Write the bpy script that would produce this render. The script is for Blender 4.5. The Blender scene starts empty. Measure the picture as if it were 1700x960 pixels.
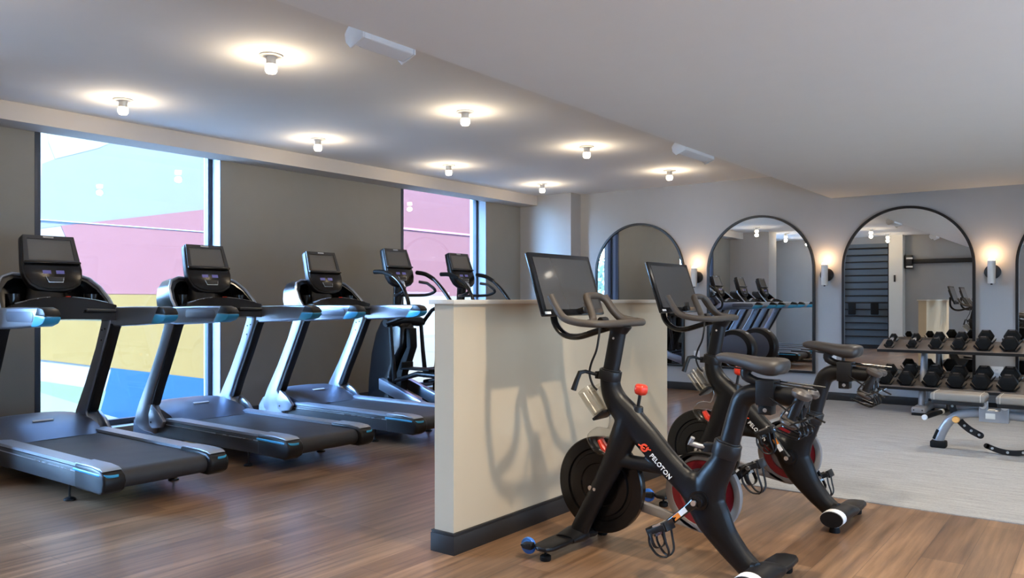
import bpy, bmesh, math, random
from mathutils import Vector, Matrix
random.seed(7)
R = math.radians
SC = bpy.context.scene
COL = SC.collection
PI = math.pi

# ---------------------------------------------------------------- materials
MATS = {}
def mat(name, col, rough=0.5, metal=0.0, emit=None, es=0.0, bump=0.0, bscale=200.0, var=0.0, coat=0.0, alpha=None, trans=0.0, vscale=6.0, spec=0.5):
    if name in MATS: return MATS[name]
    m = bpy.data.materials.new(name); m.use_nodes = True
    nt = m.node_tree; b = nt.nodes['Principled BSDF']
    b.inputs['Base Color'].default_value = (*col, 1)
    b.inputs['Roughness'].default_value = rough
    b.inputs['Metallic'].default_value = metal
    b.inputs['Coat Weight'].default_value = coat
    b.inputs['Specular IOR Level'].default_value = spec
    b.inputs['Transmission Weight'].default_value = trans
    if emit:
        b.inputs['Emission Color'].default_value = (*emit, 1)
        b.inputs['Emission Strength'].default_value = es
    tc = nt.nodes.new('ShaderNodeTexCoord')
    n = nt.nodes.new('ShaderNodeTexNoise'); n.inputs['Scale'].default_value = vscale; n.inputs['Detail'].default_value = 4
    nt.links.new(tc.outputs['Object'], n.inputs['Vector'])
    if var > 0:
        mx = nt.nodes.new('ShaderNodeMix'); mx.data_type = 'RGBA'
        mx.inputs['A'].default_value = (*[c*(1-var) for c in col], 1)
        mx.inputs['B'].default_value = (*[min(1, c*(1+var)) for c in col], 1)
        nt.links.new(n.outputs['Fac'], mx.inputs['Factor'])
        nt.links.new(mx.outputs['Result'], b.inputs['Base Color'])
    else:
        mr = nt.nodes.new('ShaderNodeMapRange')
        mr.inputs['To Min'].default_value = max(0.0, rough-0.05); mr.inputs['To Max'].default_value = min(1, rough+0.05)
        nt.links.new(n.outputs['Fac'], mr.inputs['Value']); nt.links.new(mr.outputs['Result'], b.inputs['Roughness'])
    if bump > 0:
        n2 = nt.nodes.new('ShaderNodeTexNoise'); n2.inputs['Scale'].default_value = bscale; n2.inputs['Detail'].default_value = 3
        nt.links.new(tc.outputs['Object'], n2.inputs['Vector'])
        bp = nt.nodes.new('ShaderNodeBump'); bp.inputs['Strength'].default_value = bump; bp.inputs['Distance'].default_value = 0.004
        nt.links.new(n2.outputs['Fac'], bp.inputs['Height']); nt.links.new(bp.outputs['Normal'], b.inputs['Normal'])
    MATS[name] = m
    return m

def clear_mat(name, tint=(1, 1, 1), gloss=0.0, fres=1.45, facmul=1.0):
    m = bpy.data.materials.new(name); m.use_nodes = True
    nt = m.node_tree; nt.nodes.clear()
    o = nt.nodes.new('ShaderNodeOutputMaterial'); t = nt.nodes.new('ShaderNodeBsdfTransparent')
    g = nt.nodes.new('ShaderNodeBsdfGlossy'); x = nt.nodes.new('ShaderNodeMixShader')
    lw = nt.nodes.new('ShaderNodeLayerWeight'); lw.inputs['Blend'].default_value = 0.5
    pw = nt.nodes.new('ShaderNodeMath'); pw.operation = 'POWER'; pw.inputs[1].default_value = 4.0
    f0 = ((fres-1)/(fres+1))**2*facmul
    f = nt.nodes.new('ShaderNodeMath'); f.operation = 'MULTIPLY_ADD'; f.inputs[1].default_value = 1-f0; f.inputs[2].default_value = f0
    nt.links.new(lw.outputs['Facing'], pw.inputs[0]); nt.links.new(pw.outputs[0], f.inputs[0])
    t.inputs['Color'].default_value = (*tint, 1); g.inputs['Roughness'].default_value = gloss
    nt.links.new(f.outputs[0], x.inputs[0]); nt.links.new(t.outputs[0], x.inputs[1]); nt.links.new(g.outputs[0], x.inputs[2])
    nt.links.new(x.outputs[0], o.inputs[0])
    MATS[name] = m
    return m

def wood_mat():
    m = bpy.data.materials.new('wood_plank_floor'); m.use_nodes = True
    nt = m.node_tree; b = nt.nodes['Principled BSDF']; L = nt.links.new
    tc = nt.nodes.new('ShaderNodeTexCoord')
    mp = nt.nodes.new('ShaderNodeMapping'); mp.inputs['Rotation'].default_value = (0, 0, R(90))
    L(tc.outputs['Object'], mp.inputs['Vector'])
    br = nt.nodes.new('ShaderNodeTexBrick'); br.offset = 0.37; br.offset_frequency = 2
    br.inputs['Scale'].default_value = 1.0; br.inputs['Brick Width'].default_value = 1.22; br.inputs['Row Height'].default_value = 0.18
    br.inputs['Mortar Size'].default_value = 0.0012; br.inputs['Mortar Smooth'].default_value = 0.2; br.inputs['Bias'].default_value = 0.0
    br.inputs['Color1'].default_value = (0.30, 0.18, 0.102, 1); br.inputs['Color2'].default_value = (0.19, 0.108, 0.06, 1)
    br.inputs['Mortar'].default_value = (0.08, 0.048, 0.03, 1)
    L(mp.outputs['Vector'], br.inputs['Vector'])
    mp2 = nt.nodes.new('ShaderNodeMapping'); mp2.inputs['Scale'].default_value = (26, 1.3, 1)
    L(tc.outputs['Object'], mp2.inputs['Vector'])
    n = nt.nodes.new('ShaderNodeTexNoise'); n.inputs['Scale'].default_value = 1.0; n.inputs['Detail'].default_value = 8; n.inputs['Roughness'].default_value = 0.62
    L(mp2.outputs['Vector'], n.inputs['Vector'])
    mp3 = nt.nodes.new('ShaderNodeMapping'); mp3.inputs['Scale'].default_value = (5, 0.9, 1)
    L(tc.outputs['Object'], mp3.inputs['Vector'])
    n3 = nt.nodes.new('ShaderNodeTexNoise'); n3.inputs['Scale'].default_value = 1.0; n3.inputs['Detail'].default_value = 3
    L(mp3.outputs['Vector'], n3.inputs['Vector'])
    cr = nt.nodes.new('ShaderNodeValToRGB'); cr.color_ramp.elements[0].position = 0.32; cr.color_ramp.elements[0].color = (0.5, 0.48, 0.47, 1)
    cr.color_ramp.elements[1].position = 0.68; cr.color_ramp.elements[1].color = (1.35, 1.33, 1.3, 1)
    L(n.outputs['Fac'], cr.inputs['Fac'])
    cr3 = nt.nodes.new('ShaderNodeValToRGB'); cr3.color_ramp.elements[0].position = 0.3; cr3.color_ramp.elements[0].color = (0.75, 0.72, 0.7, 1)
    cr3.color_ramp.elements[1].position = 0.7; cr3.color_ramp.elements[1].color = (1.2, 1.2, 1.2, 1)
    L(n3.outputs['Fac'], cr3.inputs['Fac'])
    m1 = nt.nodes.new('ShaderNodeMix'); m1.data_type = 'RGBA'; m1.blend_type = 'MULTIPLY'; m1.inputs['Factor'].default_value = 1
    L(br.outputs['Color'], m1.inputs['A']); L(cr.outputs['Color'], m1.inputs['B'])
    m2 = nt.nodes.new('ShaderNodeMix'); m2.data_type = 'RGBA'; m2.blend_type = 'MULTIPLY'; m2.inputs['Factor'].default_value = 1
    L(m1.outputs['Result'], m2.inputs['A']); L(cr3.outputs['Color'], m2.inputs['B'])
    L(m2.outputs['Result'], b.inputs['Base Color'])
    b.inputs['Roughness'].default_value = 0.31
    bp = nt.nodes.new('ShaderNodeBump'); bp.inputs['Strength'].default_value = 0.12; bp.inputs['Distance'].default_value = 0.003
    L(n.outputs['Fac'], bp.inputs['Height']); L(bp.outputs['Normal'], b.inputs['Normal'])
    return m

def carpet_mat():
    m = bpy.data.materials.new('grey_carpet'); m.use_nodes = True
    nt = m.node_tree; b = nt.nodes['Principled BSDF']; L = nt.links.new
    tc = nt.nodes.new('ShaderNodeTexCoord')
    n = nt.nodes.new('ShaderNodeTexNoise'); n.inputs['Scale'].default_value = 90; n.inputs['Detail'].default_value = 6; n.inputs['Roughness'].default_value = 0.7
    L(tc.outputs['Object'], n.inputs['Vector'])
    mp = nt.nodes.new('ShaderNodeMapping'); mp.inputs['Scale'].default_value = (3, 30, 1); L(tc.outputs['Object'], mp.inputs['Vector'])
    n2 = nt.nodes.new('ShaderNodeTexNoise'); n2.inputs['Scale'].default_value = 1.2; n2.inputs['Detail'].default_value = 3; L(mp.outputs['Vector'], n2.inputs['Vector'])
    ad = nt.nodes.new('ShaderNodeMath'); ad.operation = 'ADD'; L(n.outputs['Fac'], ad.inputs[0]); L(n2.outputs['Fac'], ad.inputs[1])
    cr = nt.nodes.new('ShaderNodeValToRGB'); cr.color_ramp.elements[0].position = 0.6; cr.color_ramp.elements[0].color = (0.32, 0.32, 0.315, 1)
    cr.color_ramp.elements[1].position = 1.3; cr.color_ramp.elements[1].color = (0.455, 0.455, 0.445, 1)
    cr.color_ramp.elements[1].position = 1.0
    hf = nt.nodes.new('ShaderNodeMath'); hf.operation = 'MULTIPLY'; hf.inputs[1].default_value = 0.8; L(ad.outputs[0], hf.inputs[0])
    L(hf.outputs[0], cr.inputs['Fac']); L(cr.outputs['Color'], b.inputs['Base Color'])
    b.inputs['Roughness'].default_value = 0.95; b.inputs['Specular IOR Level'].default_value = 0.15
    bp = nt.nodes.new('ShaderNodeBump'); bp.inputs['Strength'].default_value = 0.6; bp.inputs['Distance'].default_value = 0.004
    L(n.outputs['Fac'], bp.inputs['Height']); L(bp.outputs['Normal'], b.inputs['Normal'])
    return m

M_FLOOR = wood_mat(); M_CARPET = carpet_mat()
M_MWALL = mat('grey_wall_paint', (0.43, 0.425, 0.42), 0.85, var=0.03)
M_WWALL = mat('dark_greige_wall_paint', (0.27, 0.255, 0.225), 0.85, var=0.04)
M_BWALL = mat('back_wall_paint', (0.33, 0.32, 0.305), 0.85, var=0.03)
M_HALF = mat('half_wall_paint', (0.56, 0.455, 0.315), 0.8, var=0.03, vscale=3)
M_CAP = mat('cap_white', (0.66, 0.61, 0.52), 0.5, var=0.02)
M_CEIL = mat('ceiling_white', (0.80, 0.80, 0.80), 0.9, var=0.015)
M_LOWC = mat('low_ceiling_white', (0.86, 0.865, 0.86), 0.9, var=0.015)
M_SOFF = mat('soffit_paint', (0.60, 0.56, 0.52), 0.8, var=0.03)
M_BASE = mat('dark_baseboard', (0.024, 0.021, 0.019), 0.5, var=0.1, spec=0.3)
M_WFRAME = mat('window_frame_metal', (0.05, 0.06, 0.08), 0.45, spec=0.3)
M_REVEAL = mat('window_reveal', (0.20, 0.215, 0.25), 0.6)
M_GLASS = clear_mat('window_glass', (0.97, 0.985, 1.0))
M_MIRROR = mat('mirror_silver', (0.90, 0.92, 0.92), 0.0, metal=1.0)
_b = M_MIRROR.node_tree.nodes['Principled BSDF']
for l in list(M_MIRROR.node_tree.links):
    if l.to_socket == _b.inputs['Roughness']: M_MIRROR.node_tree.links.remove(l)
_b.inputs['Roughness'].default_value = 0.0
M_BLK = mat('black_plastic', (0.010, 0.010, 0.011), 0.40, spec=0.35)
M_BLKG = mat('glossy_black_plastic', (0.007, 0.007, 0.008), 0.20, spec=0.45)
M_BLKM = mat('matte_black_paint', (0.0065, 0.0065, 0.0075), 0.38, spec=0.30)
M_RUB = mat('black_rubber', (0.008, 0.008, 0.008), 0.6, spec=0.16, bump=0.15, bscale=300)
M_DKGR = mat('dark_grey_plastic', (0.035, 0.036, 0.04), 0.45)
M_SILV = mat('silver_paint', (0.40, 0.45, 0.53), 0.30, metal=0.85)
M_ALU = mat('brushed_aluminium', (0.62, 0.66, 0.70), 0.28, metal=0.8)
M_CHR = mat('chrome', (0.9, 0.9, 0.9), 0.22, metal=0.9)
M_HOOD = mat('hood_grey', (0.17, 0.19, 0.24), 0.38, metal=0.6)
M_STRIP = mat('foot_rail_silver', (0.42, 0.47, 0.54), 0.42, metal=0.6)
M_CYAN = mat('cyan_accent', (0.05, 0.42, 0.75), 0.35)
M_BELT = mat('treadmill_belt', (0.035, 0.036, 0.04), 0.55, bump=0.1, bscale=400)
M_SCR = mat('switched_off_screen', (0.05, 0.046, 0.042), 0.09, coat=0.5)
M_SCRT = mat('console_screen_reflection_grey', (0.15, 0.14, 0.125), 0.12, coat=0.4)  # lighter grey paints in the reflection on the dark console screens
M_LED = mat('panel_display', (0.03, 0.03, 0.08), 0.3, emit=(0.25, 0.25, 0.8), es=0.25)
M_RED = mat('red_knob', (0.75, 0.045, 0.02), 0.28, coat=0.4)
M_ORED = mat('orange_red_print', (0.85, 0.07, 0.02), 0.5)
M_WHITE = mat('white_print', (0.8, 0.8, 0.8), 0.5)
M_ORG = mat('orange_sticker', (0.85, 0.25, 0.03), 0.5)
M_SADDLE = mat('saddle_vinyl', (0.028, 0.022, 0.018), 0.5, bump=0.1, bscale=250)
M_GRIP = mat('taupe_grip_foam', (0.055, 0.042, 0.031), 0.55, bump=0.15, bscale=300)
M_GUARD = mat('grey_belt_guard', (0.27, 0.25, 0.24), 0.45, metal=0.2)
M_DRED = mat('dark_red_ring', (0.27, 0.018, 0.024), 0.35)
M_BLUEW = mat('blue_wheel', (0.05, 0.22, 0.75), 0.3, coat=0.3)
M_CLEAR = clear_mat('clear_plastic', (0.90, 0.89, 0.87), 0.22, 1.4)
M_STEELP = mat('grey_steel_paint', (0.33, 0.33, 0.34), 0.35, metal=0.4)
M_SHELF = mat('shelf_steel', (0.30, 0.25, 0.21), 0.38, metal=0.5)
M_PAD = mat('taupe_vinyl', (0.22, 0.195, 0.165), 0.5, bump=0.1, bscale=150)
M_YEL = mat('yellow_knob', (0.85, 0.42, 0.12), 0.35)
M_DGRIP = mat('dumbbell_cap_grey', (0.07, 0.058, 0.05), 0.35)
M_LAMPW = mat('lamp_white', (0.8, 0.78, 0.74), 0.45)
M_BULB = mat('glowing_bulb', (1, 1, 1), 0.4, emit=(1.0, 0.80, 0.55), es=15)
M_SBULB = mat('glowing_sconce', (1, 1, 1), 0.4, emit=(1.0, 0.66, 0.33), es=16)
M_CAN = mat('glowing_downlight', (1, 1, 1), 0.4, emit=(1.0, 0.86, 0.68), es=9)
M_OUT = mat('outlet_white', (0.78, 0.78, 0.77), 0.4)
M_EMER = mat('fitting_white', (0.70, 0.71, 0.73), 0.5)

# ---------------------------------------------------------------- mesh builder
def catmull(pts, n=6, closed=False):
    P = [Vector(p) for p in pts]; out = []
    N = len(P)
    rng = range(N if closed else N-1)
    for i in rng:
        if closed: a, b, c, d = P[(i-1) % N], P[i], P[(i+1) % N], P[(i+2) % N]
        else: a, b, c, d = P[max(i-1, 0)], P[i], P[i+1], P[min(i+2, N-1)]
        for k in range(n):
            t = k/n
            out.append(0.5*((2*b)+(c-a)*t+(2*a-5*b+4*c-d)*t*t+(3*b-a-3*c+d)*t**3))
    if not closed: out.append(P[-1])
    return out

class MB:
    def __init__(s): s.v = []; s.f = []; s.mi = []; s.cur = 0
    def add(s, vs, fs):
        o = len(s.v); s.v += [Vector(v) for v in vs]
        for f in fs: s.f.append([i+o for i in f]); s.mi.append(s.cur)
        return o
    def mark(s): return len(s.v)
    def xf(s, start, M):
        for i in range(start, len(s.v)): s.v[i] = M @ s.v[i]
        return s
    def box(s, x0, x1, y0, y1, z0, z1):
        s.add([(x0,y0,z0),(x1,y0,z0),(x1,y1,z0),(x0,y1,z0),(x0,y0,z1),(x1,y0,z1),(x1,y1,z1),(x0,y1,z1)],
              [(0,3,2,1),(4,5,6,7),(0,1,5,4),(1,2,6,5),(2,3,7,6),(3,0,4,7)]); return s
    def prism(s, pts, axis, a0, a1):
        n = len(pts)
        def mk(p, a):
            if axis == 'y': return (p[0], a, p[1])
            if axis == 'x': return (a, p[0], p[1])
            return (p[0], p[1], a)
        s.add([mk(p, a0) for p in pts]+[mk(p, a1) for p in pts],
              [list(range(n))[::-1], list(range(n, 2*n))]+[(i, (i+1) % n, n+(i+1) % n, n+i) for i in range(n)]); return s
    def tube(s, pts, r, seg=12, closed=False, side=None, r2=None, smooth=0):
        rs = r if isinstance(r, (list, tuple)) else [r]*len(pts)
        r2s = (r2 if isinstance(r2, (list, tuple)) else [r2]*len(pts)) if r2 is not None else rs
        if smooth:
            Q = catmull([(*p,) for p in pts], smooth, closed)
            n0 = len(pts)
            def itp(arr):
                o = []
                for i in range(len(Q)):
                    t = i/smooth; k = int(t); fr = t-k
                    a = arr[k % n0]; b = arr[(k+1) % n0] if closed else arr[min(k+1, n0-1)]
                    o.append(a+(b-a)*fr)
                return o
            rs, r2s, pts = itp(rs), itp(r2s), Q
        P = [Vector(p) for p in pts]; N = len(P); rings = []
        prev = None
        for i in range(N):
            if closed: t = (P[(i+1) % N]-P[i-1]).normalized()
            else: t = (P[min(i+1, N-1)]-P[max(i-1, 0)]).normalized()
            if side is not None:
                n2 = Vector(side); n2 = (n2-t*n2.dot(t)).normalized(); n1 = n2.cross(t)
            else:
                if prev is None:
                    u = Vector((0, 0, 1)) if abs(t.z) < 0.9 else Vector((1, 0, 0))
                    n1 = (u-t*u.dot(t)).normalized()
                else: n1 = (prev-t*prev.dot(t)).normalized()
                prev = n1; n2 = t.cross(n1)
            rings.append([P[i]+n1*rs[i]*math.cos(2*PI*k/seg)+n2*r2s[i]*math.sin(2*PI*k/seg) for k in range(seg)])
        vs = [v for ring in rings for v in ring]; fs = []
        for i in range(N if closed else N-1):
            j = (i+1) % N
            for k in range(seg):
                fs.append((i*seg+k, i*seg+(k+1) % seg, j*seg+(k+1) % seg, j*seg+k))
        if not closed:
            fs.append(list(range(seg))[::-1]); fs.append([(N-1)*seg+k for k in range(seg)])
        s.add(vs, fs); return s
    def lathe(s, prof, c=(0, 0, 0), axis='z', seg=28):
        c = Vector(c); vs = []; fs = []
        ax = {'x': (Vector((1,0,0)), Vector((0,1,0)), Vector((0,0,1))), 'y': (Vector((0,1,0)), Vector((0,0,1)), Vector((1,0,0))),
              'z': (Vector((0,0,1)), Vector((1,0,0)), Vector((0,1,0)))}[axis] if isinstance(axis, str) else axis
        for r, h in prof:
            r = max(r, 1e-4)
            for k in range(seg):
                a = 2*PI*k/seg
                vs.append(c+ax[0]*h+ax[1]*r*math.cos(a)+ax[2]*r*math.sin(a))
        n = len(prof)
        for i in range(n-1):
            for k in range(seg): fs.append((i*seg+k, i*seg+(k+1) % seg, (i+1)*seg+(k+1) % seg, (i+1)*seg+k))
        fs.append(list(range(seg))[::-1]); fs.append([(n-1)*seg+k for k in range(seg)])
        s.add(vs, fs); return s
    def cyl(s, a, b, r, seg=16, r2=None):
        return s.tube([a, b], [r, r if r2 is None else r2], seg)
    def ring(s, c, axis, ro, ri, h0, h1, seg=40, a0=0, a1=2*PI):
        "flat ring (annulus) with thickness"
        full = abs(a1-a0-2*PI) < 1e-6
        c = Vector(c)
        A, U, W = {'y': (Vector((0,1,0)), Vector((1,0,0)), Vector((0,0,1))), 'z': (Vector((0,0,1)), Vector((1,0,0)), Vector((0,1,0))),
                   'x': (Vector((1,0,0)), Vector((0,1,0)), Vector((0,0,1)))}[axis]
        n = seg if full else seg+1; vs = []; fs = []
        for k in range(n):
            a = a0+(a1-a0)*k/seg; d = U*math.cos(a)+W*math.sin(a)
            vs += [c+A*h0+d*ri, c+A*h0+d*ro, c+A*h1+d*ro, c+A*h1+d*ri]
        for k in range(seg):
            p = k*4; q = ((k+1) % n)*4
            for j in range(4): fs.append((p+j, p+(j+1) % 4, q+(j+1) % 4, q+j))
        if not full: fs.append((0, 1, 2, 3)); fs.append(tuple((n-1)*4+j for j in (3, 2, 1, 0)))
        s.add(vs, fs); return s
    def build(s, name, m, parent=None, off=(0, 0, 0), bevel=0.0, segs=2, sharp=38, remesh=0, sm=0):
        me = bpy.data.meshes.new(name)
        o3 = Vector(off)
        me.from_pydata([v-o3 for v in s.v], [], s.f)
        ms = m if isinstance(m, (list, tuple)) else [m]
        for q in ms: me.materials.append(q)
        for i, p in enumerate(me.polygons): p.material_index = min(s.mi[i], len(ms)-1)
        bm = bmesh.new(); bm.from_mesh(me)
        bmesh.ops.recalc_face_normals(bm, faces=bm.faces)
        if bevel > 0:
            es = [e for e in bm.edges if len(e.link_faces) == 2 and e.calc_face_angle(0) > R(32)]
            bmesh.ops.bevel(bm, geom=es, offset=bevel, segments=segs, profile=0.5, affect='EDGES', clamp_overlap=True)
        bm.to_mesh(me); bm.free()
        if remesh:
            tmp = bpy.data.objects.new('tmp', me); COL.objects.link(tmp)
            md = tmp.modifiers.new('r', 'REMESH'); md.mode = 'VOXEL'; md.voxel_size = remesh
            if sm:
                md2 = tmp.modifiers.new('s', 'SMOOTH'); md2.factor = 0.5; md2.iterations = sm
            dg = bpy.context.evaluated_depsgraph_get(); dg.update()
            me2 = bpy.data.meshes.new_from_object(tmp.evaluated_get(dg)); bpy.data.objects.remove(tmp)
            me = me2; me.name = name
            if not me.materials: me.materials.append(ms[0])
        me.polygons.foreach_set('use_smooth', [True]*len(me.polygons))
        if not remesh: me.set_sharp_from_angle(angle=R(sharp))
        me.update()
        ob = bpy.data.objects.new(name, me); COL.objects.link(ob)
        if parent: ob.parent = parent
        return ob

def text_part(name, body, size, m, parent, M, extrude=0.0006):
    cu = bpy.data.curves.new(name, 'FONT'); cu.body = body; cu.size = size; cu.extrude = extrude; cu.offset = size*0.012; cu.space_character = 1.08
    tmp = bpy.data.objects.new('tmp', cu); COL.objects.link(tmp)
    dg = bpy.context.evaluated_depsgraph_get(); dg.update()
    me = bpy.data.meshes.new_from_object(tmp.evaluated_get(dg)); bpy.data.objects.remove(tmp)
    me.transform(M); me.materials.clear(); me.materials.append(m)
    ob = bpy.data.objects.new(name, me); COL.objects.link(ob); ob.parent = parent
    return ob

def empty(name, loc, label, cat, group=None, rz=0):
    o = bpy.data.objects.new(name, None); COL.objects.link(o); o.empty_display_size = 0.1
    o.location = loc; o.rotation_euler = (0, 0, rz)
    o['label'] = label; o['category'] = cat
    if group: o['group'] = group
    return o
def tag(o, label, cat, group=None):
    o['label'] = label; o['category'] = cat
    if group: o['group'] = group
    return o
def struct(o, label=None):
    o['kind'] = 'structure'
    if label: o['label'] = label
    return o
def copy_tree(o, parent=None):
    c = o.copy(); COL.objects.link(c); c.parent = parent
    for ch in [x for x in SC.objects if x.parent == o]:
        copy_tree(ch, c)
    return c
def dup(o, loc, label):
    c = copy_tree(o); c.location = loc; c['label'] = label
    return c

# ---------------------------------------------------------------- room numbers
YM = 9.86      # mirror wall
XW = -7.1      # window wall
YB = -1.15     # back wall
XR = 2.6       # right wall
ZC = 2.73; ZL = 2.405; XE = -2.69
HX0, HX1, HY0, HY1 = -2.595, -2.475, 2.82, 5.06

# floor, carpet
struct(MB().box(XW-0.3, XR, YB-0.1, YM+0.1, -0.1, 0).build('floor', M_FLOOR), 'brown wood plank floor of the gym')
o = MB().box(-2.72, XR, 5.02, YM, 0.0, 0.006).build('floor_carpet', M_CARPET); struct(o, 'light grey carpet under the bench and dumbbell rack')
# ceilings
struct(MB().box(XW-0.3, XE+0.02, YB-0.1, YM+0.1, ZC, ZC+0.1).build('ceiling', M_CEIL), 'white upper ceiling over the treadmills')
struct(MB().box(XE, XR+0.1, YB-0.1, YM+0.1, ZL, ZC+0.1).build('ceiling_dropped', M_LOWC), 'lower white ceiling above the bikes')
struct(MB().box(XW-0.001, -6.79, 1.9, 9.6, 2.585, ZC).build('ceiling_soffit', M_SOFF), 'beige soffit running above the windows')
# walls
struct(MB().box(XW-0.3, XR+0.1, YM, YM+0.12, 0, ZC).build('wall_back', M_MWALL), 'grey wall carrying the arched mirrors')
struct(MB().box(XW-0.3, XR+0.1, YB-0.12, YB, 0, ZC).build('wall_rear', M_BWALL))
struct(MB().box(XR, XR+0.12, YB, 0.2, 0, ZC).box(XR, XR+0.12, 5.6, YM, 0, ZC).box(XR, XR+0.12, 0.2, 5.6, 1.5, ZC).build('wall_right', M_BWALL))
struct(MB().box(XR+0.03, XR+0.09, 0.2, 0.26, 0, 1.5).box(XR+0.03, XR+0.09, 5.54, 5.6, 0, 1.5).box(XR+0.03, XR+0.09, 2.87, 2.93, 0, 1.5).box(XR+0.03, XR+0.09, 0.2, 5.6, 1.44, 1.5).build('window_4', M_WFRAME))  # unseen low window added to let daylight brighten the dropped ceiling
struct(MB().box(XW-0.3, XR+0.12, YB-0.12, YM+0.12, ZC+0.1, 5.6).box(XW-0.3, XR+0.12, YM+0.12, 32, -1, 5.6).build('wall_sky_blocker', M_BWALL))  # unseen blocks added to control how much sky and sun reach the mural
struct(MB().box(XR+0.12, 30, -25, 35, -0.15, -0.02).build('ground_bounce', mat('pale_bounce_surface', (0.68, 0.70, 0.62), 0.9, var=0.08)))  # unseen pale slab added to bounce sunlight up onto the dropped ceiling
W0 = (-0.45, 1.25); W1 = (2.88, 4.586); W2 = (7.107, 8.787)
mb = MB()
for a, b in ((YB, W0[0]), (W0[1], W1[0]), (W1[1], W2[0]), (W2[1], YM)):
    mb.box(XW-0.3, XW, a, b, 0, ZC)
for a, b in (W0, W1, W2):
    mb.box(XW-0.3, XW, a, b, 2.70, ZC); mb.box(XW-0.3, XW, a, b, 0, 0.06)
struct(mb.build('wall_window_side', M_WWALL), 'dark greige wall between the tall windows')
struct(MB().box(XW, -6.2, 9.6, YM, 0, ZC).build('wall_corner_pier', M_MWALL), 'grey corner pier at the end of the window wall')
struct(MB().box(XW, -6.2, 1.40, 1.90, 0, ZC).build('wall_near_pier', M_MWALL))
# half wall
hw = MB().box(HX0, HX1, HY0, HY1, 0, 1.178).build('wall_partition', M_HALF); struct(hw, 'low beige partition wall in the middle of the room')
cap = MB().box(HX0-0.02, HX1+0.02, HY0-0.02, HY1+0.02, 1.178, 1.199).build('wall_partition_cap', M_CAP, bevel=0.002); struct(cap, 'pale flat cap on top of the partition wall')
mb = MB()
for (x0, x1, y0, y1) in ((HX0-0.014, HX1+0.014, HY0-0.014, HY1+0.014),):
    mb.box(x0, x1, y0, y1, 0, 0.088)
    mb.box(x0+0.004, x1-0.004, y0+0.004, y1-0.004, 0.088, 0.094)
    mb.box(x0+0.002, x1-0.002, y0+0.002, y1-0.002, 0.094, 0.102)
struct(mb.build('baseboard_partition', M_BASE, bevel=0.001), 'dark baseboard around the partition wall')
def baseb(name, x0, x1, y0, y1):
    struct(MB().box(x0, x1, y0, y1, 0, 0.1).build(name, M_BASE, bevel=0.003))
baseb('baseboard_back', -6.2, XR, YM-0.014, YM)
baseb('baseboard_rear', XW+1.0, XR, YB, YB+0.014)
baseb('baseboard_right', XR-0.014, XR, YB+0.014, YM-0.014)
baseb('baseboard_left', XW, XW+0.014, W1[1], W2[0])
baseb('baseboard_pier', XW+0.014, -6.2, 9.586, 9.6)

# windows
def window(n, a, b, label):
    fr = MB()
    xg = XW-0.17
    fr.box(xg-0.03, xg+0.03, a, a+0.045, 0.06, 2.70); fr.box(xg-0.03, xg+0.03, b-0.055, b, 0.06, 2.70)
    fr.box(xg-0.03, xg+0.03, a+0.045, b-0.055, 2.655, 2.70); fr.box(xg-0.03, xg+0.03, a+0.045, b-0.055, 0.06, 0.11)
    fr.box(xg-0.012, xg+0.045, a, a+0.02, 0.06, 2.7); fr.box(XW-0.05, XW+0.004, a-0.012, a+0.034, 0.0, 2.70)
    w = struct(fr.build('window_%d' % n, M_WFRAME, bevel=0.003), label)
    MB().box(xg-0.004, xg+0.004, a+0.045, b-0.055, 0.11, 2.655).build('glass_pane', M_GLASS, w)
    rv = MB().box(xg+0.03, XW+0.002, b-0.012, b+0.002, 0.06, 2.70).box(xg+0.03, XW+0.002, a, a+0.006, 0.06, 2.70)
    rv.build('reveal', M_REVEAL, w)
    la = bpy.data.lights.new('daylight_portal', 'AREA'); la.shape = 'RECTANGLE'; la.size = b-a; la.size_y = 2.6
    la.cycles.is_portal = True
    lo = bpy.data.objects.new('daylight_portal', la); COL.objects.link(lo)
    lo.location = (xg-0.06, (a+b)/2, 1.4)
    lo.rotation_euler = Vector((1, 0, 0)).to_track_quat('-Z', 'Z').to_euler()
    return w
window(1, *W1, 'tall window behind the two nearest treadmills, framed in dark metal')
window(2, *W2, 'tall window behind the ellipticals, framed in dark metal')
window(3, *W0, 'tall window beyond the near pier')
la = bpy.data.lights.new('daylight_portal', 'AREA'); la.shape = 'RECTANGLE'; la.size = 5.4; la.size_y = 1.5; la.cycles.is_portal = True
lo = bpy.data.objects.new('daylight_portal', la); COL.objects.link(lo); lo.location = (XR+0.2, 2.9, 0.75)
lo.rotation_euler = Vector((-1, 0, 0)).to_track_quat('-Z', 'Z').to_euler()

# ---------------------------------------------------------------- outside: ground, mural wall, trees
GZ = -1.0
struct(MB().box(-40, XW-0.32, -30, 30, GZ-0.2, GZ).build('ground', mat('pale_paving', (0.62, 0.62, 0.58), 0.9, var=0.1)))
MX = -11.0
K_ = 0.235
P_ = dict(white=(1.2, 1.15, 1.05), paleyel=(1.15, 1.12, 0.80), sky=(0.74, 0.82, 0.90), pink=(0.94, 0.42, 0.43), yellow=(0.95, 0.66, 0.20),
          blue=(0.035, 0.31, 0.74), green=(0.62, 0.98, 0.52), palegreen=(0.9, 1.1, 0.78), cream=(1.2, 1.12, 0.90))
P_ = {k: tuple(q*K_ for q in v) for k, v in P_.items()}
def px(px_, py_):
    "mural outline traced on the wall plane"
    f = 1323.; a = R(37.08); s_, c_ = math.sin(a), math.cos(a)
    r = (px_-850)/f; u = (497.5-py_)/f
    d = (-s_+r*c_, c_+r*s_, u); t = MX/d[0]
    return (d[1]*t, 1.2+d[2]*t)
mural = MB(); mural.box(MX-0.3, MX, 2.6, 20, GZ, 6.0)
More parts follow.
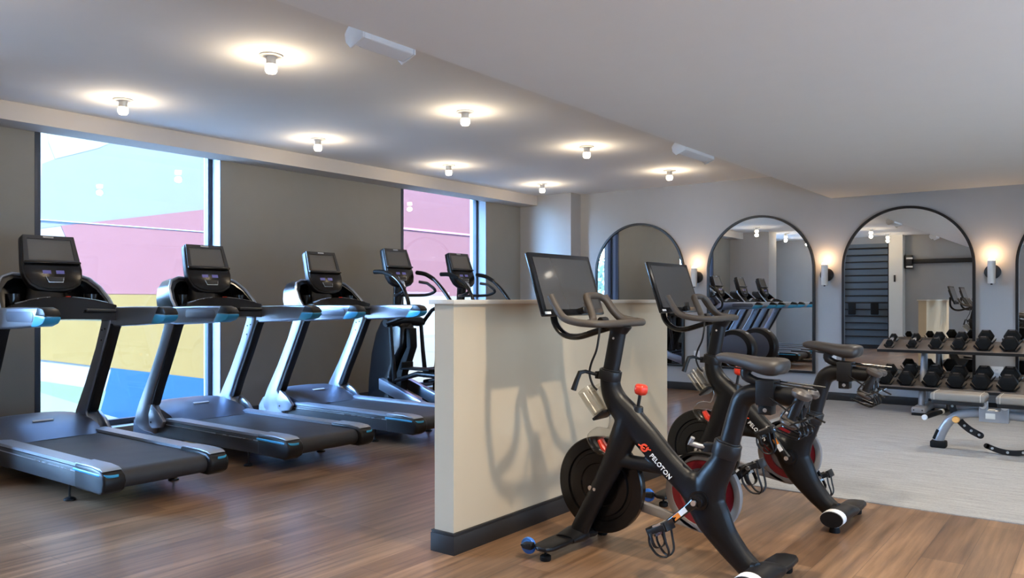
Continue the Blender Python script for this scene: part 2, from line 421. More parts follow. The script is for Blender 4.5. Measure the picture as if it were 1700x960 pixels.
mmats = [mat('mural_white', P_['white'], 0.8, var=0.05)]
def shape(pts, colr, lay):
    if 'mural_'+colr not in MATS or MATS['mural_'+colr] not in mmats:
        mmats.append(mat('mural_'+colr, P_[colr], 0.8, var=0.05, vscale=3))
    mural.cur = mmats.index(MATS['mural_'+colr])
    q = [p if len(p) == 3 else px(*p) for p in pts]
    q = [(p[1], p[2]) if len(p) == 3 else p for p in q]
    mural.prism(q, 'x', MX-0.05, MX+0.004*lay)
H = lambda y, z: (0, y, z)
yA = px(180, 611)[0]
shape([(70, 272), (91, 264), (163, 246), H(7.5, 4.6), H(7.5, 6.0), H(20, 6.0), H(20, 3.2), (340, 348), (182, 366), (101, 375), (60, 380)], 'sky', 1)
shape([(78, 215), (80, 236), (91, 264), (163, 246), H(7.5, 4.6), H(7.5, 6.0), H(4.6, 6.0)], 'paleyel', 2)
shape([(101, 375), (182, 366), (340, 348), H(7.6, 2.65), H(8.6, 4.2), H(10.0, 6.0), H(20, 6.0), H(20, 1.27), (135, 488), (128, 440)], 'pink', 3)
shape([H(2.6, 1.27), H(20, 1.27), H(20, 0.1), H(11, -0.05), (340, 629), (185, 611), (67, 597), H(2.6, 0.9)], 'yellow', 4)
shape([H(10.6, 1.27), H(20, 1.27), H(20, -1.0), H(10.6, -1.0)], 'cream', 5)
shape([(185, 611), (340, 629), H(9.6, -0.1), H(9.6, -0.9), (220, 700), (165, 686)], 'blue', 6)
shape([H(2.6, 0.28), (67, 633), (135, 643), (177, 650), (165, 686), (220, 700), H(2.6, -0.95)], 'green', 5)
shape([H(2.6, 0.05), (67, 652), (130, 671), (165, 686), (220, 701), H(2.6, -0.99)], 'palegreen', 6)
# raised joints of the cladding
for z in (2.3, 3.75): 
    mmats_i = len(mmats)
mw = mural.build('wall_mural', mmats); struct(mw, 'painted mural wall outside with pink, yellow, blue and green fields')
jt = MB()
for z in (2.32, 2.95 if False else 0.4):
    pass
M_JOINT = mat('cladding_joint', (0.62, 0.25, 0.38), 0.8)
j = MB().box(MX-0.02, MX+0.03, 9.5, 20, 2.56, 2.60).build('trim_1', M_JOINT); struct(j)
j = MB().box(MX-0.02, MX+0.022, 2.6, 9.5, 2.22, 2.232).build('trim_2', mat('cladding_joint_blue', (0.42, 0.66, 0.85), 0.8)); struct(j)

M_LEAF = mat('tree_leaves', (0.42, 0.52, 0.46), 0.7, var=0.4, vscale=9)
M_BARK = mat('tree_bark', (0.12, 0.09, 0.07), 0.9, var=0.3)
def tree(x, y, h, rr, label):
    t = empty('leafy_tree', (x, y, GZ), label, 'tree', 'trees beyond the windows')
    MB().tube([(0, 0, 0), (0.05, 0.03, h*0.3), (0, 0, h*0.75)], [0.14, 0.11, 0.05], 10).build('trunk', M_BARK, t)
    cr = MB()
    for i in range(1500):
        a = random.uniform(0, 2*PI); zz = random.uniform(-1, 1); q = random.uniform(0.55, 1)**0.5
        w = math.sqrt(max(0, 1-zz*zz))
        c = Vector((math.cos(a)*w*rr*q, math.sin(a)*w*rr*q, h*0.60+zz*h*0.42*q))
        n = Vector((random.gauss(0, 1), random.gauss(0, 1), random.gauss(0, 1))).normalized()
        u = n.orthogonal().normalized(); v = n.cross(u); s1, s2 = 0.16, 0.09
        cr.add([c-u*s1, c+v*s2, c+u*s1, c-v*s2], [(0, 1, 2, 3)])
    cr.build('crown', M_LEAF, t)
for i, (x, y, h, rr) in enumerate([(-13.2, 0.7, 3.6, 1.3), (-14.5, -2.7, 3.9, 1.5), (-17.0, 0.8, 4.2, 1.7), (-14.5, -6.4, 3.9, 1.5)]):
    tree(x, y, h, rr, ['leafy tree nearest the glass, reflected in the leftmost arched mirror', 'leafy tree behind the first, reflected in the leftmost arched mirror',
                       'leafy tree farthest from the glass, beside the mural wall', 'leafy tree at the far end of the row outside'][i])

# ---------------------------------------------------------------- mirrors
def mirror(xc, label):
    zb, zt, w = 0.31, 2.255, 0.685
    t = empty('arched_mirror', (xc, YM, zb), label, 'mirror', 'arched mirrors in a row on the wall')
    za = zt-w-zb
    def arch(r, b):
        pts = [(-r, b), (r, b)]
        for k in range(0, 49):
            a = PI*k/48; pts.append((r*math.cos(a), za+r*math.sin(a)))
        return pts
    A, B = arch(w, 0), arch(w-0.028, 0.028)
    fr = MB(); n = len(A)
    vs = [(p[0], -0.038, p[1]) for p in A]+[(p[0], -0.038, p[1]) for p in B]+[(p[0], 0, p[1]) for p in A]+[(p[0], -0.008, p[1]) for p in B]
    fs = []
    for i in range(n):
        k = (i+1) % n
        fs += [(i, k, n+k, n+i), (2*n+i, 2*n+k, k, i), (n+i, n+k, 3*n+k, 3*n+i), (3*n+i, 3*n+k, 2*n+k, 2*n+i)]
    fr.add(vs, fs); fr.build('frame', M_BLK, t)
    MB().prism(arch(w-0.026, 0.026), 'y', -0.020, -0.008).build('mirror_glass', M_MIRROR, t)
mirror(-5.25, 'black framed arched mirror nearest the corner, partly behind the nearer bike')
mirror(-3.555, 'black framed arched mirror reflecting the treadmills and a pale blue wall')
mirror(-1.875, 'black framed arched mirror reflecting the wall bars, behind the dumbbell rack')
mirror(-0.14, 'black framed arched mirror cut off by the right edge of the photo')

# sconces
LIGHTS = []
def lamp(kind, name, loc, energy, col, radius=0.04, **kw):
    la = bpy.data.lights.new(name, kind); la.energy = energy; la.color = col
    if kind == 'AREA':
        la.shape = 'DISK'; la.size = kw.get('size', 0.12); la.spread = kw.get('spread', PI)
    else: la.shadow_soft_size = radius
    if kind == 'SPOT': la.spot_size = kw.get('spot', R(100)); la.spot_blend = kw.get('blend', 0.6)
    lo = bpy.data.objects.new(name, la); COL.objects.link(lo); lo.location = loc
    return lo
def sconce(x, label):
    t = empty('wall_sconce', (x, YM, 1.37), label, 'wall lamp', 'white tube sconces between the arched mirrors')
    MB().lathe([(0.078, 0), (0.078, -0.014), (0.07, -0.018)], (0.0, 0, 0.125), 'y').build('backplate', M_BLK, t)
    MB().cyl((0, -0.01, 0.125), (0, -0.075, 0.125), 0.012).build('arm', M_BLK, t)
    MB().lathe([(0.036, 0.0), (0.038, 0.003), (0.038, 0.24), (0.034, 0.243), (0.034, 0.20), (0.0, 0.20)], (0, -0.105, 0.0)).build('tube_shade', M_LAMPW, t)
    MB().lathe([(0.009, -0.014), (0.012, -0.008), (0.008, 0.0)], (0, -0.105, 0)).build('switch_knob', M_BLK, t)
    MB().lathe([(0.030, 0.20), (0.032, 0.25), (0.024, 0.268), (0.0, 0.274)], (0, -0.105, 0.0)).build('glowing_bulb', M_SBULB, t)
    lamp('POINT', 'sconce_light', (x, YM-0.105, 1.37+0.315), 2.6, (1.0, 0.62, 0.32), 0.03)
sconce(-4.385, 'white tube sconce between the first and second arched mirrors')
sconce(-2.736, 'white tube sconce between the second and third arched mirrors')
sconce(-1.033, 'white tube sconce above the dumbbell rack, nearest the right edge')

# outlets
def outlet(x, y, z, wide, label, face=-1):
    mb = MB().box(-wide/2, wide/2, 0, 0.006*face, -0.058, 0.058)
    o = mb.build('wall_outlet', M_OUT, bevel=0.0015); o.location = (x, y, z)
    sl = MB()
    for dz in (-0.022, 0.022):
        for dx in (-0.007, 0.007): sl.box(dx-0.0015, dx+0.0015, 0.006*face, 0.0068*face, dz-0.007, dz+0.007)
    sl.build('sockets', M_DKGR, o)
    tag(o, label, 'outlet')
outlet(-4.393, YM, 0.465, 0.08, 'white wall outlet below the sconce between the two left mirrors')
outlet(-2.688, YM, 0.49, 0.12, 'white wall outlet below the middle sconce, beside the rear bike saddle')
outlet(-0.995, YM, 0.43, 0.12, 'white wall outlet behind the dumbbell rack')
outlet(-5.0, YB, 0.46, 0.08, 'white outlet on the wall opposite, seen in the second mirror', 1)

# wall bars, column and rail on the rear wall (seen in the mirrors)
wb = empty('wall_bars', (-4.85, YB, 0), 'dark wall bars with many rungs on the opposite wall, seen in the third mirror', 'wall bars')
mb = MB()
for i in range(14): mb.cyl((-0.52, 0.10, 0.30+i*0.165), (0.52, 0.10, 0.30+i*0.165), 0.018, 10)
mb.build('rungs', M_BLK, wb)
for x in (-0.53, 0.53): MB().box(x-0.02, x+0.02, 0.001, 0.13, 0.05, 2.6).build('upright', M_BLK, wb, bevel=0.004)
MB().box(-0.51, 0.51, 0.001, 0.03, 0.1, 2.56).build('backboard', mat('blue_grey_board', (0.10, 0.13, 0.16), 0.5), wb)
for x in (-0.3, 0.22): MB().box(x-0.09, x+0.09, 0.12, 0.17, 0.83, 1.12).build('pad', M_RUB, wb, bevel=0.02)
struct(MB().box(-4.28, -3.98, YB, YB+0.30, 0, ZC).build('wall_column', M_CAP))
tag(MB().box(-4.17, -4.13, YB+0.301, YB+0.32, 1.62, 1.78).build('wall_sensor', M_BLK, bevel=0.003), 'small dark panel on the pale column, seen in the third mirror', 'panel')
rl = empty('exercise_rail', (-3.3, YB, 2.05), 'long black horizontal rail on the opposite wall, seen in the third mirror', 'rail')
MB().box(-0.60, 0.85, 0.001, 0.12, 0.0, 0.10).build('beam', M_BLK, rl, bevel=0.004)
MB().box(-0.66, -0.50, 0.001, 0.18, -0.12, 0.2).build('bracket', M_BLK, rl, bevel=0.006)
for z in (-0.08, 0.12): MB().cyl((-0.48, 0.2, z), (-0.62, 0.2, z), 0.02, 12).build('white_grip', M_WHITE, rl)

# ---------------------------------------------------------------- ceiling lamps
def bulb_lamp(x, y, label, first=[None]):
    if first[0] is None:
        t = empty('ceiling_lamp', (x, y, ZC), label, 'ceiling lamp', 'bare bulb ceiling lamps in a grid')
        MB().lathe([(0.072, 0), (0.072, -0.006), (0.066, -0.011), (0.0, -0.011)]).build('ceiling_plate', M_LAMPW, t)
        MB().lathe([(0.030, -0.010), (0.030, -0.055), (0.036, -0.06), (0.0, -0.062)]).build('socket', M_LAMPW, t)
        MB().lathe([(0.034, -0.060), (0.038, -0.075), (0.037, -0.098), (0.028, -0.112), (0.0, -0.116)]).build('glowing_bulb', M_BULB, t)
        first[0] = t
    else: t = dup(first[0], (x, y, ZC), label)
    lamp('POINT', 'bulb_light', (x, y, ZC-0.165), 7.5, (1.0, 0.80, 0.56), 0.035)
LN = {0: 'above the nearest treadmill', 1: 'between the second and third treadmills', 2: 'level with the elliptical beside the treadmills', 3: 'close to the mirror wall'}
for i, y in enumerate((3.07, 4.94, 6.81, 8.67)):
    bulb_lamp(-4.21, y, 'bulb ceiling lamp, row away from the windows, ' + LN[i])
    bulb_lamp(-6.05, y, 'bulb ceiling lamp, row along the windows, ' + LN[i])
for y in (1.2, -0.4):
    bulb_lamp(-4.21, y, 'bulb ceiling lamp behind the camera, row away from the windows' + (', last of all' if y < 0 else ''))
    bulb_lamp(-6.05, y, 'bulb ceiling lamp behind the camera, row along the windows' + (', last of all' if y < 0 else ''))

def can(x, y, e, label, first=[None]):
    if first[0] is None:
        t = empty('recessed_downlight', (x, y, ZL), label, 'downlight', 'recessed downlights in the lower ceiling')
        MB().ring((0, 0, 0), 'z', 0.075, 0.055, -0.004, 0.0).build('trim_ring', M_LAMPW, t)
        MB().lathe([(0.056, -0.0025), (0.056, -0.0005)]).build('lens', M_CAN, t)
        first[0] = t
    else: t = dup(first[0], (x, y, ZL), label)
    lo = lamp('SPOT', 'downlight_beam', (x, y, ZL-0.02), e*1.7, (1.0, 0.86, 0.66), 0.03, spot=R(140), blend=0.7)
can(-2.22, 1.98, 22, 'round recessed downlight beside the ceiling step')
can(-0.85, 2.87, 90, 'round recessed downlight above the bikes')
can(-0.85, 1.25, 50, 'round recessed downlight just in front of the rear wall')
can(1.0, 2.87, 50, 'round recessed downlight near the added side window')
can(1.0, 1.25, 40, 'round recessed downlight in the corner by the added side window')
for x, y, e in ((-2.22, 3.6, 16), (-2.22, 6.9, 16), (-0.85, 5.6, 50), (-0.85, 7.9, 50), (0.9, 5.6, 50), (0.9, 7.9, 50)):  # spots with no fixture, added for light on the partition, rack and carpet
    lamp('SPOT', 'downlight_beam', (x, y, ZL-0.02), e*1.4, (1.0, 0.90, 0.76), 0.03, spot=R(140), blend=0.7)

# wall wash fittings on the ceiling step
def step_light(y0, y1, label):
    t = empty('bulkhead_light', (XE, (y0+y1)/2, 2.36), label, 'light fitting', 'white fittings on the side of the dropped ceiling')
    L = (y1-y0)/2
    sec = [(0, 0.14), (-0.06, 0.14), (-0.125, 0.055), (-0.115, 0.015), (-0.085, -0.015), (0, 0.02)]
    MB().prism(sec, 'y', -L, -L+0.012).build('end_bracket', M_EMER, t, bevel=0.003); MB().prism(sec, 'y', L-0.012, L).build('end_bracket', M_EMER, t, bevel=0.003)
    sec2 = [(-0.0, 0.12), (-0.055, 0.12), (-0.105, 0.05), (-0.098, 0.015), (-0.075, -0.003), (0, 0.02)]
    MB().prism(sec2, 'y', -L+0.05, L-0.012).build('housing', M_EMER, t, bevel=0.006)
    MB().prism([(p[0]*0.8, p[1]) for p in sec2], 'y', -L+0.012, -L+0.05).build('joint', M_EMER, t)
step_light(2.45, 2.79, 'slim white light fitting on the ceiling step, nearer one')
step_light(5.83, 6.40, 'slim white light fitting on the ceiling step, nearer the mirrors')
#PART2

# ---------------------------------------------------------------- console pod shared by treadmills and ellipticals
def pod(t, cx, cy, cz, off, w=1.0):
    th = R(19)
    M = Matrix(((0, -math.sin(th), math.cos(th), cx), (1, 0, 0, cy), (0, math.cos(th), math.sin(th), cz), (0, 0, 0, 1)))
    def outline(g=0.0):
        half = [(0.165, 0.212), (0.178, 0.200), (0.184, 0.17), (0.192, 0.08), (0.200, 0.0), (0.203, -0.05), (0.196, -0.11), (0.170, -0.165), (0.120, -0.200), (0.05, -0.214)]
        pts = [((x-g)*w, y-(g if y > 0 else -g)) for x, y in half]
        return pts+[(-x, y) for x, y in pts[::-1]]
    m = MB(); m.prism(outline(), 'z', -0.055, 0.0); m.prism(outline(0.03), 'z', -0.085, -0.05); m.xf(0, M)
    hs = m.build('console_housing', M_BLK, t, off, bevel=0.008)
    m = MB()   # raised frame around the screen
    fr = [(-0.172, 0.205), (0.172, 0.205), (0.190, 0.0), (-0.190, 0.0)]
    inn = [(-0.148, 0.178), (0.148, 0.178), (0.155, 0.018), (-0.155, 0.018)]
    vs = [(x*w, y, 0.0) for x, y in fr]+[(x*w, y, 0.012) for x, y in fr]+[(x*w, y, 0.012) for x, y in inn]+[(x*w, y, 0.001) for x, y in inn]
    fs = []
    for i in range(4):
        k = (i+1) % 4; fs += [(i, k, 4+k, 4+i), (4+i, 4+k, 8+k, 8+i), (8+i, 8+k, 12+k, 12+i)]
    m.add(vs, fs); m.xf(0, M); m.build('screen_bezel', M_DKGR, t, off)
    m = MB().prism([(x*w, y) for x, y in inn], 'z', 0.0, 0.005); m.xf(0, M); m.build('screen', M_SCRT, t, off)
    m = MB().box(-0.04*w, 0.03*w, 0.186, 0.199, 0.011, 0.015); m.xf(0, M); m.build('badge', M_ALU, t, off)
    m = MB()   # lower control panel with a lip
    lp = [(0.186, -0.008), (0.193, -0.05), (0.184, -0.105), (0.160, -0.152), (0.112, -0.184), (0.05, -0.197)]
    lp = [(x*w, y) for x, y in lp]; lp = lp+[(-x, y) for x, y in lp[::-1]]
    m.prism(lp, 'z', 0.0, 0.007); m.box(-0.190*w, 0.190*w, -0.012, 0.004, 0.004, 0.026); m.xf(0, M)
    cp = m.build('control_panel', M_BLKG, t, off, bevel=0.003)
    m = MB().box(-0.075*w, -0.02*w, -0.085, -0.060, 0.006, 0.009).box(0.015*w, 0.07*w, -0.085, -0.060, 0.006, 0.009); m.xf(0, M)
    m.build('readout', M_LED, cp, off)
    m = MB().box(-0.055*w, 0.055*w, -0.145, -0.11, 0.006, 0.014); m.xf(0, M); k = m.build('key_block', M_DKGR, cp, off, bevel=0.004)
    m = MB().tube([(-0.06*w, -0.108, 0.012), (-0.045*w, -0.150, 0.012), (0.05*w, -0.150, 0.012), (0.06*w, -0.112, 0.012)], 0.003, 6); m.xf(0, M)
    m.build('key_trim', M_ALU, k, off)
    return hs

# ---------------------------------------------------------------- treadmill
def make_treadmill(loc, label):
    off = (-5.45, 0, 0)
    t = empty('treadmill', loc, label, 'treadmill', 'treadmills in a row facing the windows')
    # belt and deck
    m = MB()
    prof = [(-6.2, 0.232), (-4.56, 0.232)]
    for k in range(1, 10):
        a = PI/2-PI*k/9; prof.append((-4.54+0.055*math.cos(a), 0.177+0.055*math.sin(a)))
    prof += [(-6.2, 0.125)]
    m.prism(prof, 'y', -0.278, 0.278); m.build('running_belt', M_BELT, t, off, sharp=50)
    for s in (-1, 1):
        def Y(a, b): return (min(a*s, b*s), max(a*s, b*s))
        y0, y1 = Y(0.279, 0.380)
        m = MB().prism([(-6.02, 0.2335), (-4.66, 0.2335), (-4.66, 0.252), (-6.02, 0.252)], 'y', y0, y1)
        m.build('foot_rail', M_STRIP, t, off)
        y0, y1 = Y(0.282, 0.385)
        m = MB().prism([(-6.25, 0.232), (-4.70, 0.232), (-4.70, 0.135), (-4.80, 0.112), (-6.25, 0.10)], 'y', y0, y1)
        sb = m.build('side_skirt', M_DKGR, t, off, bevel=0.012)
        a, b = Y(0.384, 0.389)
        MB().box(-6.0, -4.76, a, b, 0.205, 0.211).build('trim_line', M_ALU, sb, off)
        y0, y1 = Y(0.262, 0.392)
        m = MB().prism([(-4.80, 0.256), (-4.60, 0.256), (-4.50, 0.246), (-4.455, 0.22), (-4.44, 0.18), (-4.455, 0.13), (-4.50, 0.108), (-4.80, 0.108)], 'y', y0, y1)
        ec = m.build('end_cap', M_BLK, t, off, bevel=0.018, segs=3)
        m = MB()
        pts = [(-4.80, 0.3935*s, 0.222), (-4.60, 0.3935*s, 0.221), (-4.50, 0.390*s, 0.219), (-4.455, 0.372*s, 0.217), (-4.443, 0.34*s, 0.215), (-4.445, 0.31*s, 0.215)]
        m.tube(pts, 0.0035, 8, side=(0, 0, 1), r2=0.008, smooth=3)
        m.build('accent_strip', M_CYAN, ec, off)
        y0, y1 = Y(0.274, 0.384)
        MB().prism([(-4.80, 0.252), (-4.60, 0.254), (-4.51, 0.247), (-4.48, 0.236), (-4.48, 0.232), (-4.80, 0.232)], 'y', y0, y1).build('top_plate', M_STRIP, ec, off, bevel=0.003).location = (0, 0, 0.0065)
        m = MB().cyl((-4.99, 0.33*s, 0.012), (-4.99, 0.33*s, 0.125), 0.007, 8).lathe([(0.034, 0), (0.034, 0.008), (0.022, 0.016), (0.01, 0.02)], (-4.99, 0.33*s, 0), 'z', 14)
        m.build('foot', M_BLK, t, off)
        m = MB().cyl((-6.45, 0.28*s, 0.0), (-6.45, 0.28*s, 0.11), 0.03, 12); m.build('foot', M_BLK, t, off)
    # under-deck frame
    MB().box(-6.3, -5.0, -0.24, 0.24, 0.09, 0.125).build('deck_frame', M_BLK, t, off, bevel=0.004)
    # motor hood, arched
    m = MB(); pr = [(-5.86, 0.236), (-5.92, 0.262), (-6.02, 0.305), (-6.14, 0.348), (-6.27, 0.368), (-6.42, 0.355), (-6.54, 0.29), (-6.60, 0.20), (-6.61, 0.08)]
    ny = 14; vs = []; fs = []
    for i, (x, z) in enumerate(pr):
        for k in range(ny+1):
            y = -0.335+0.67*k/ny; e = abs(y/0.335)
            vs.append((x-0.05*e**3 if i < 2 else x, y, 0.08+(z-0.08)*(1-0.16*e**4)))
    W = ny+1
    for i in range(len(pr)-1):
        for k in range(ny): fs.append((i*W+k, i*W+k+1, (i+1)*W+k+1, (i+1)*W+k))
    nb = len(vs)
    for i, (x, z) in enumerate(pr):   # side walls
        vs.append((x, -0.335, 0.08)); vs.append((x, 0.335, 0.08))
    for i in range(len(pr)-1):
        fs.append((i*W, (i+1)*W, nb+2*(i+1), nb+2*i)); fs.append((i*W+ny, nb+2*i+1, nb+2*(i+1)+1, (i+1)*W+ny))
    fs.append([k for k in range(ny+1)]+[nb+1, nb])
    m.add(vs, fs); hd = m.build('motor_hood', M_HOOD, t, off, sharp=50)
    mm = MB().box(-0.07, 0.07, -0.011, 0.011, 0, 0.004)
    mm.xf(0, Matrix.Translation((-6.10, -0.02, 0.3375)) @ Matrix.Rotation(R(19), 4, 'Y') @ Matrix.Rotation(R(90), 4, 'Z'))
    mm.build('badge', M_WHITE, hd, off, bevel=0.004)
    for s in (-1, 1):
        def Y(a, b): return (min(a*s, b*s), max(a*s, b*s))
        y0, y1 = Y(0.325, 0.415)
        # silver upright leaning toward the user
        sil = [(-5.95, 1.10), (-5.98, 1.02), (-6.06, 0.85), (-6.22, 0.58), (-6.37, 0.36), (-6.43, 0.25), (-6.425, 0.19), (-6.38, 0.15), (-6.30, 0.13), (-6.14, 0.12), (-6.12, 0.20), (-6.17, 0.30), (-6.215, 0.35), (-6.12, 0.52), (-5.98, 0.77), (-5.86, 0.99), (-5.84, 1.05)]
        m = MB().prism(sil, 'y', y0, y1)
        up = m.build('upright', M_SILV, t, off, bevel=0.014, segs=3)
        y0, y1 = Y(0.335, 0.405)
        cov = [(-5.855, 1.03), (-5.87, 0.98), (-5.985, 0.76), (-6.125, 0.51), (-6.21, 0.36), (-6.19, 0.34), (-6.17, 0.36), (-6.10, 0.50), (-5.955, 0.76), (-5.84, 0.98), (-5.80, 1.03)]
        MB().prism(cov, 'y', y0, y1).build('rear_cover', M_BLK, up, off, bevel=0.004)
        a, b = Y(0.322, 0.327)
        for q in ((-5.91, 0.985), (-5.955, 0.975), (-5.965, 0.90)):
            MB().cyl((q[0], a, q[1]), (q[0], b, q[1]), 0.007, 8).build('bolt', M_BLK, up, off)
        a, b = Y(0.39, 0.420)
        m = MB().prism([(-6.17, 0.36), (-6.215, 0.27), (-6.20, 0.19), (-6.15, 0.165), (-6.02, 0.185), (-5.985, 0.235), (-6.06, 0.30)], 'y', a, b)
        m.build('heel_cover', M_SILV, up, off, bevel=0.008)
        MB().cyl((-6.17, 0.418*s, 0.215), (-6.17, 0.423*s, 0.215), 0.008, 10).build('bolt', M_BLK, up, off)
        # handrail
        y0, y1 = Y(0.335, 0.425)
        hr = [(-5.97, 1.05), (-5.93, 1.015), (-5.80, 1.005), (-5.50, 1.018), (-5.20, 1.038), (-5.13, 1.055), (-5.10, 1.08), (-5.098, 1.11), (-5.125, 1.138), (-5.19, 1.152), (-5.5, 1.152), (-5.84, 1.145), (-5.93, 1.125), (-5.97, 1.09)]
        h = MB().prism(hr, 'y', y0, y1).build('handrail', M_SILV, t, off, bevel=0.016, segs=3)
        a, b = Y(0.423, 0.428)
        ov = []
        for k in range(24):
            an = 2*PI*k/24; cx_ = -5.29 if math.cos(an) > 0 else -5.62
            ov.append((cx_+0.034*math.cos(an), 1.092+0.034*math.sin(an)))
        MB().prism(ov, 'y', a, b).build('grip_inset', M_HOOD, h, off, bevel=0.0015)
        y0, y1 = Y(0.332, 0.428)
        tp = [(-5.235, 1.10), (-5.195, 1.155), (-5.125, 1.141), (-5.095, 1.113), (-5.093, 1.095)]
        MB().prism(tp, 'y', y0, y1).build('rail_tip', M_BLK, h, off, bevel=0.012)
        tp = [(-5.235, 1.10), (-5.093, 1.095), (-5.096, 1.078), (-5.128, 1.052), (-5.20, 1.034), (-5.29, 1.031)]
        MB().prism(tp, 'y', y0, y1).build('accent_tip', M_CYAN, h, off, bevel=0.010)
    # console tray (arched, open toward the user)
    def arc(g):
        h = [(0.368-g, 1.11), (0.362-g, 1.20), (0.335-g, 1.285-g*0.4), (0.285-g, 1.345-g*0.8), (0.215, 1.372-g), (0.10, 1.36-g), (0.0, 1.355-g)]
        return h+[(-y, z) for y, z in h[-2::-1]]
    fx = lambda z: -5.86-(z-1.11)*0.95
    bx = lambda z: -6.16-(z-1.11)*0.35
    o1, i1 = arc(0.0), arc(0.022)
    m = MB(); n = len(o1)
    vs = [(fx(z), y, z) for y, z in o1]+[(fx(z), y, z) for y, z in i1]+[(bx(z), y, z) for y, z in o1]+[(bx(z)+0.02, y, z) for y, z in i1]
    fs = []
    for i in range(n-1):
        fs += [(i, i+1, n+i+1, n+i), (2*n+i, 2*n+i+1, i+1, i), (n+i, n+i+1, 3*n+i+1, 3*n+i)]
    fs.append([2*n+i for i in range(n)]); fs.append([3*n+i for i in range(n)][::-1])
    m.add(vs, fs); m.box(-6.14, -5.88, -0.36, 0.36, 1.09, 1.115)
    tr = m.build('console_tray', M_BLKG, t, off, sharp=45)
    m = MB(); m.tube([(fx(z)+0.002, y*1.012, z+0.004) for y, z in arc(-0.006)], 0.011, 8, r2=0.011); m.build('tray_trim', M_SILV, tr, off)
    for s in (-1, 1):
        m = MB(); m.lathe([(0.042, 0), (0.045, 0.13), (0.041, 0.13), (0.038, 0.01)], (-5.99, 0.26*s, 1.11), 'z', 20); m.build('cup_holder', M_BLKG, tr, off)
    m = MB().tube([(-6.08, 0, 1.08), (-6.10, 0, 1.22), (-6.12, 0, 1.38)], [0.10, 0.085, 0.08], 16, side=(0, 1, 0), r2=[0.16, 0.13, 0.11]); m.build('console_neck', M_BLK, t, off)
    # curved cross bar in front of the tray
    top = []; bot = []
    for k in range(17):
        y = -0.345+0.69*k/16; e = (y/0.345)**2
        top.append((y, 1.218-0.058*e)); bot.append((y, 1.062-0.012*e))
    m = MB(); pts = top+bot[::-1]; n = len(pts)
    def bxx(y): return -5.905+0.07*(y/0.345)**2
    vs = [(bxx(y)+(0.055 if z > 1.12 else 0.075), y, z) for y, z in pts]+[(bxx(y)-0.05, y, z-0.01) for y, z in pts]
    fs = [list(range(n))[::-1], list(range(n, 2*n))]+[(i, (i+1) % n, n+(i+1) % n, n+i) for i in range(n)]
    fs = fs[2:]+[(k, k+1, n-2-k, n-1-k) for k in range(16)]+[(n+k+1, n+k, n+n-1-k, n+n-2-k) for k in range(16)]
    m.add(vs, fs); cb = m.build('cross_bar', M_BLKG, t, off, sharp=40)
    for s in (-1, 1):
        pts = [(bxx(s*q)+0.035, s*q, 1.220-0.058*(q/0.345)**2) for q in (0.08, 0.15, 0.22, 0.3)]
        MB().tube(pts, 0.004, 8, side=(1, 0, 0), r2=0.022).build('heart_rate_grip', M_ALU, cb, off)
        MB().cyl((-5.79, 0.14*s, 1.125), (-5.76, 0.33*s, 1.118), 0.012, 12).build('sensor_bar', M_DKGR, cb, off)
    MB().box(-5.87, -5.85, 0.03, 0.06, 1.217, 1.224).build('stop_key', M_RED, cb, off, bevel=0.002)
    pod(t, -6.075, 0.03, 1.462, off)
    return t
TL = ['dark treadmill nearest the camera, its near handrail cut by the left edge', 'middle treadmill of the three, in front of the right edge of the first window', 'farthest treadmill, its belt end passing behind the partition wall']
T0 = make_treadmill((-5.45, 2.54, 0), TL[0])
dup(T0, (-5.45, 3.775, 0), TL[1]); dup(T0, (-5.45, 5.01, 0), TL[2])

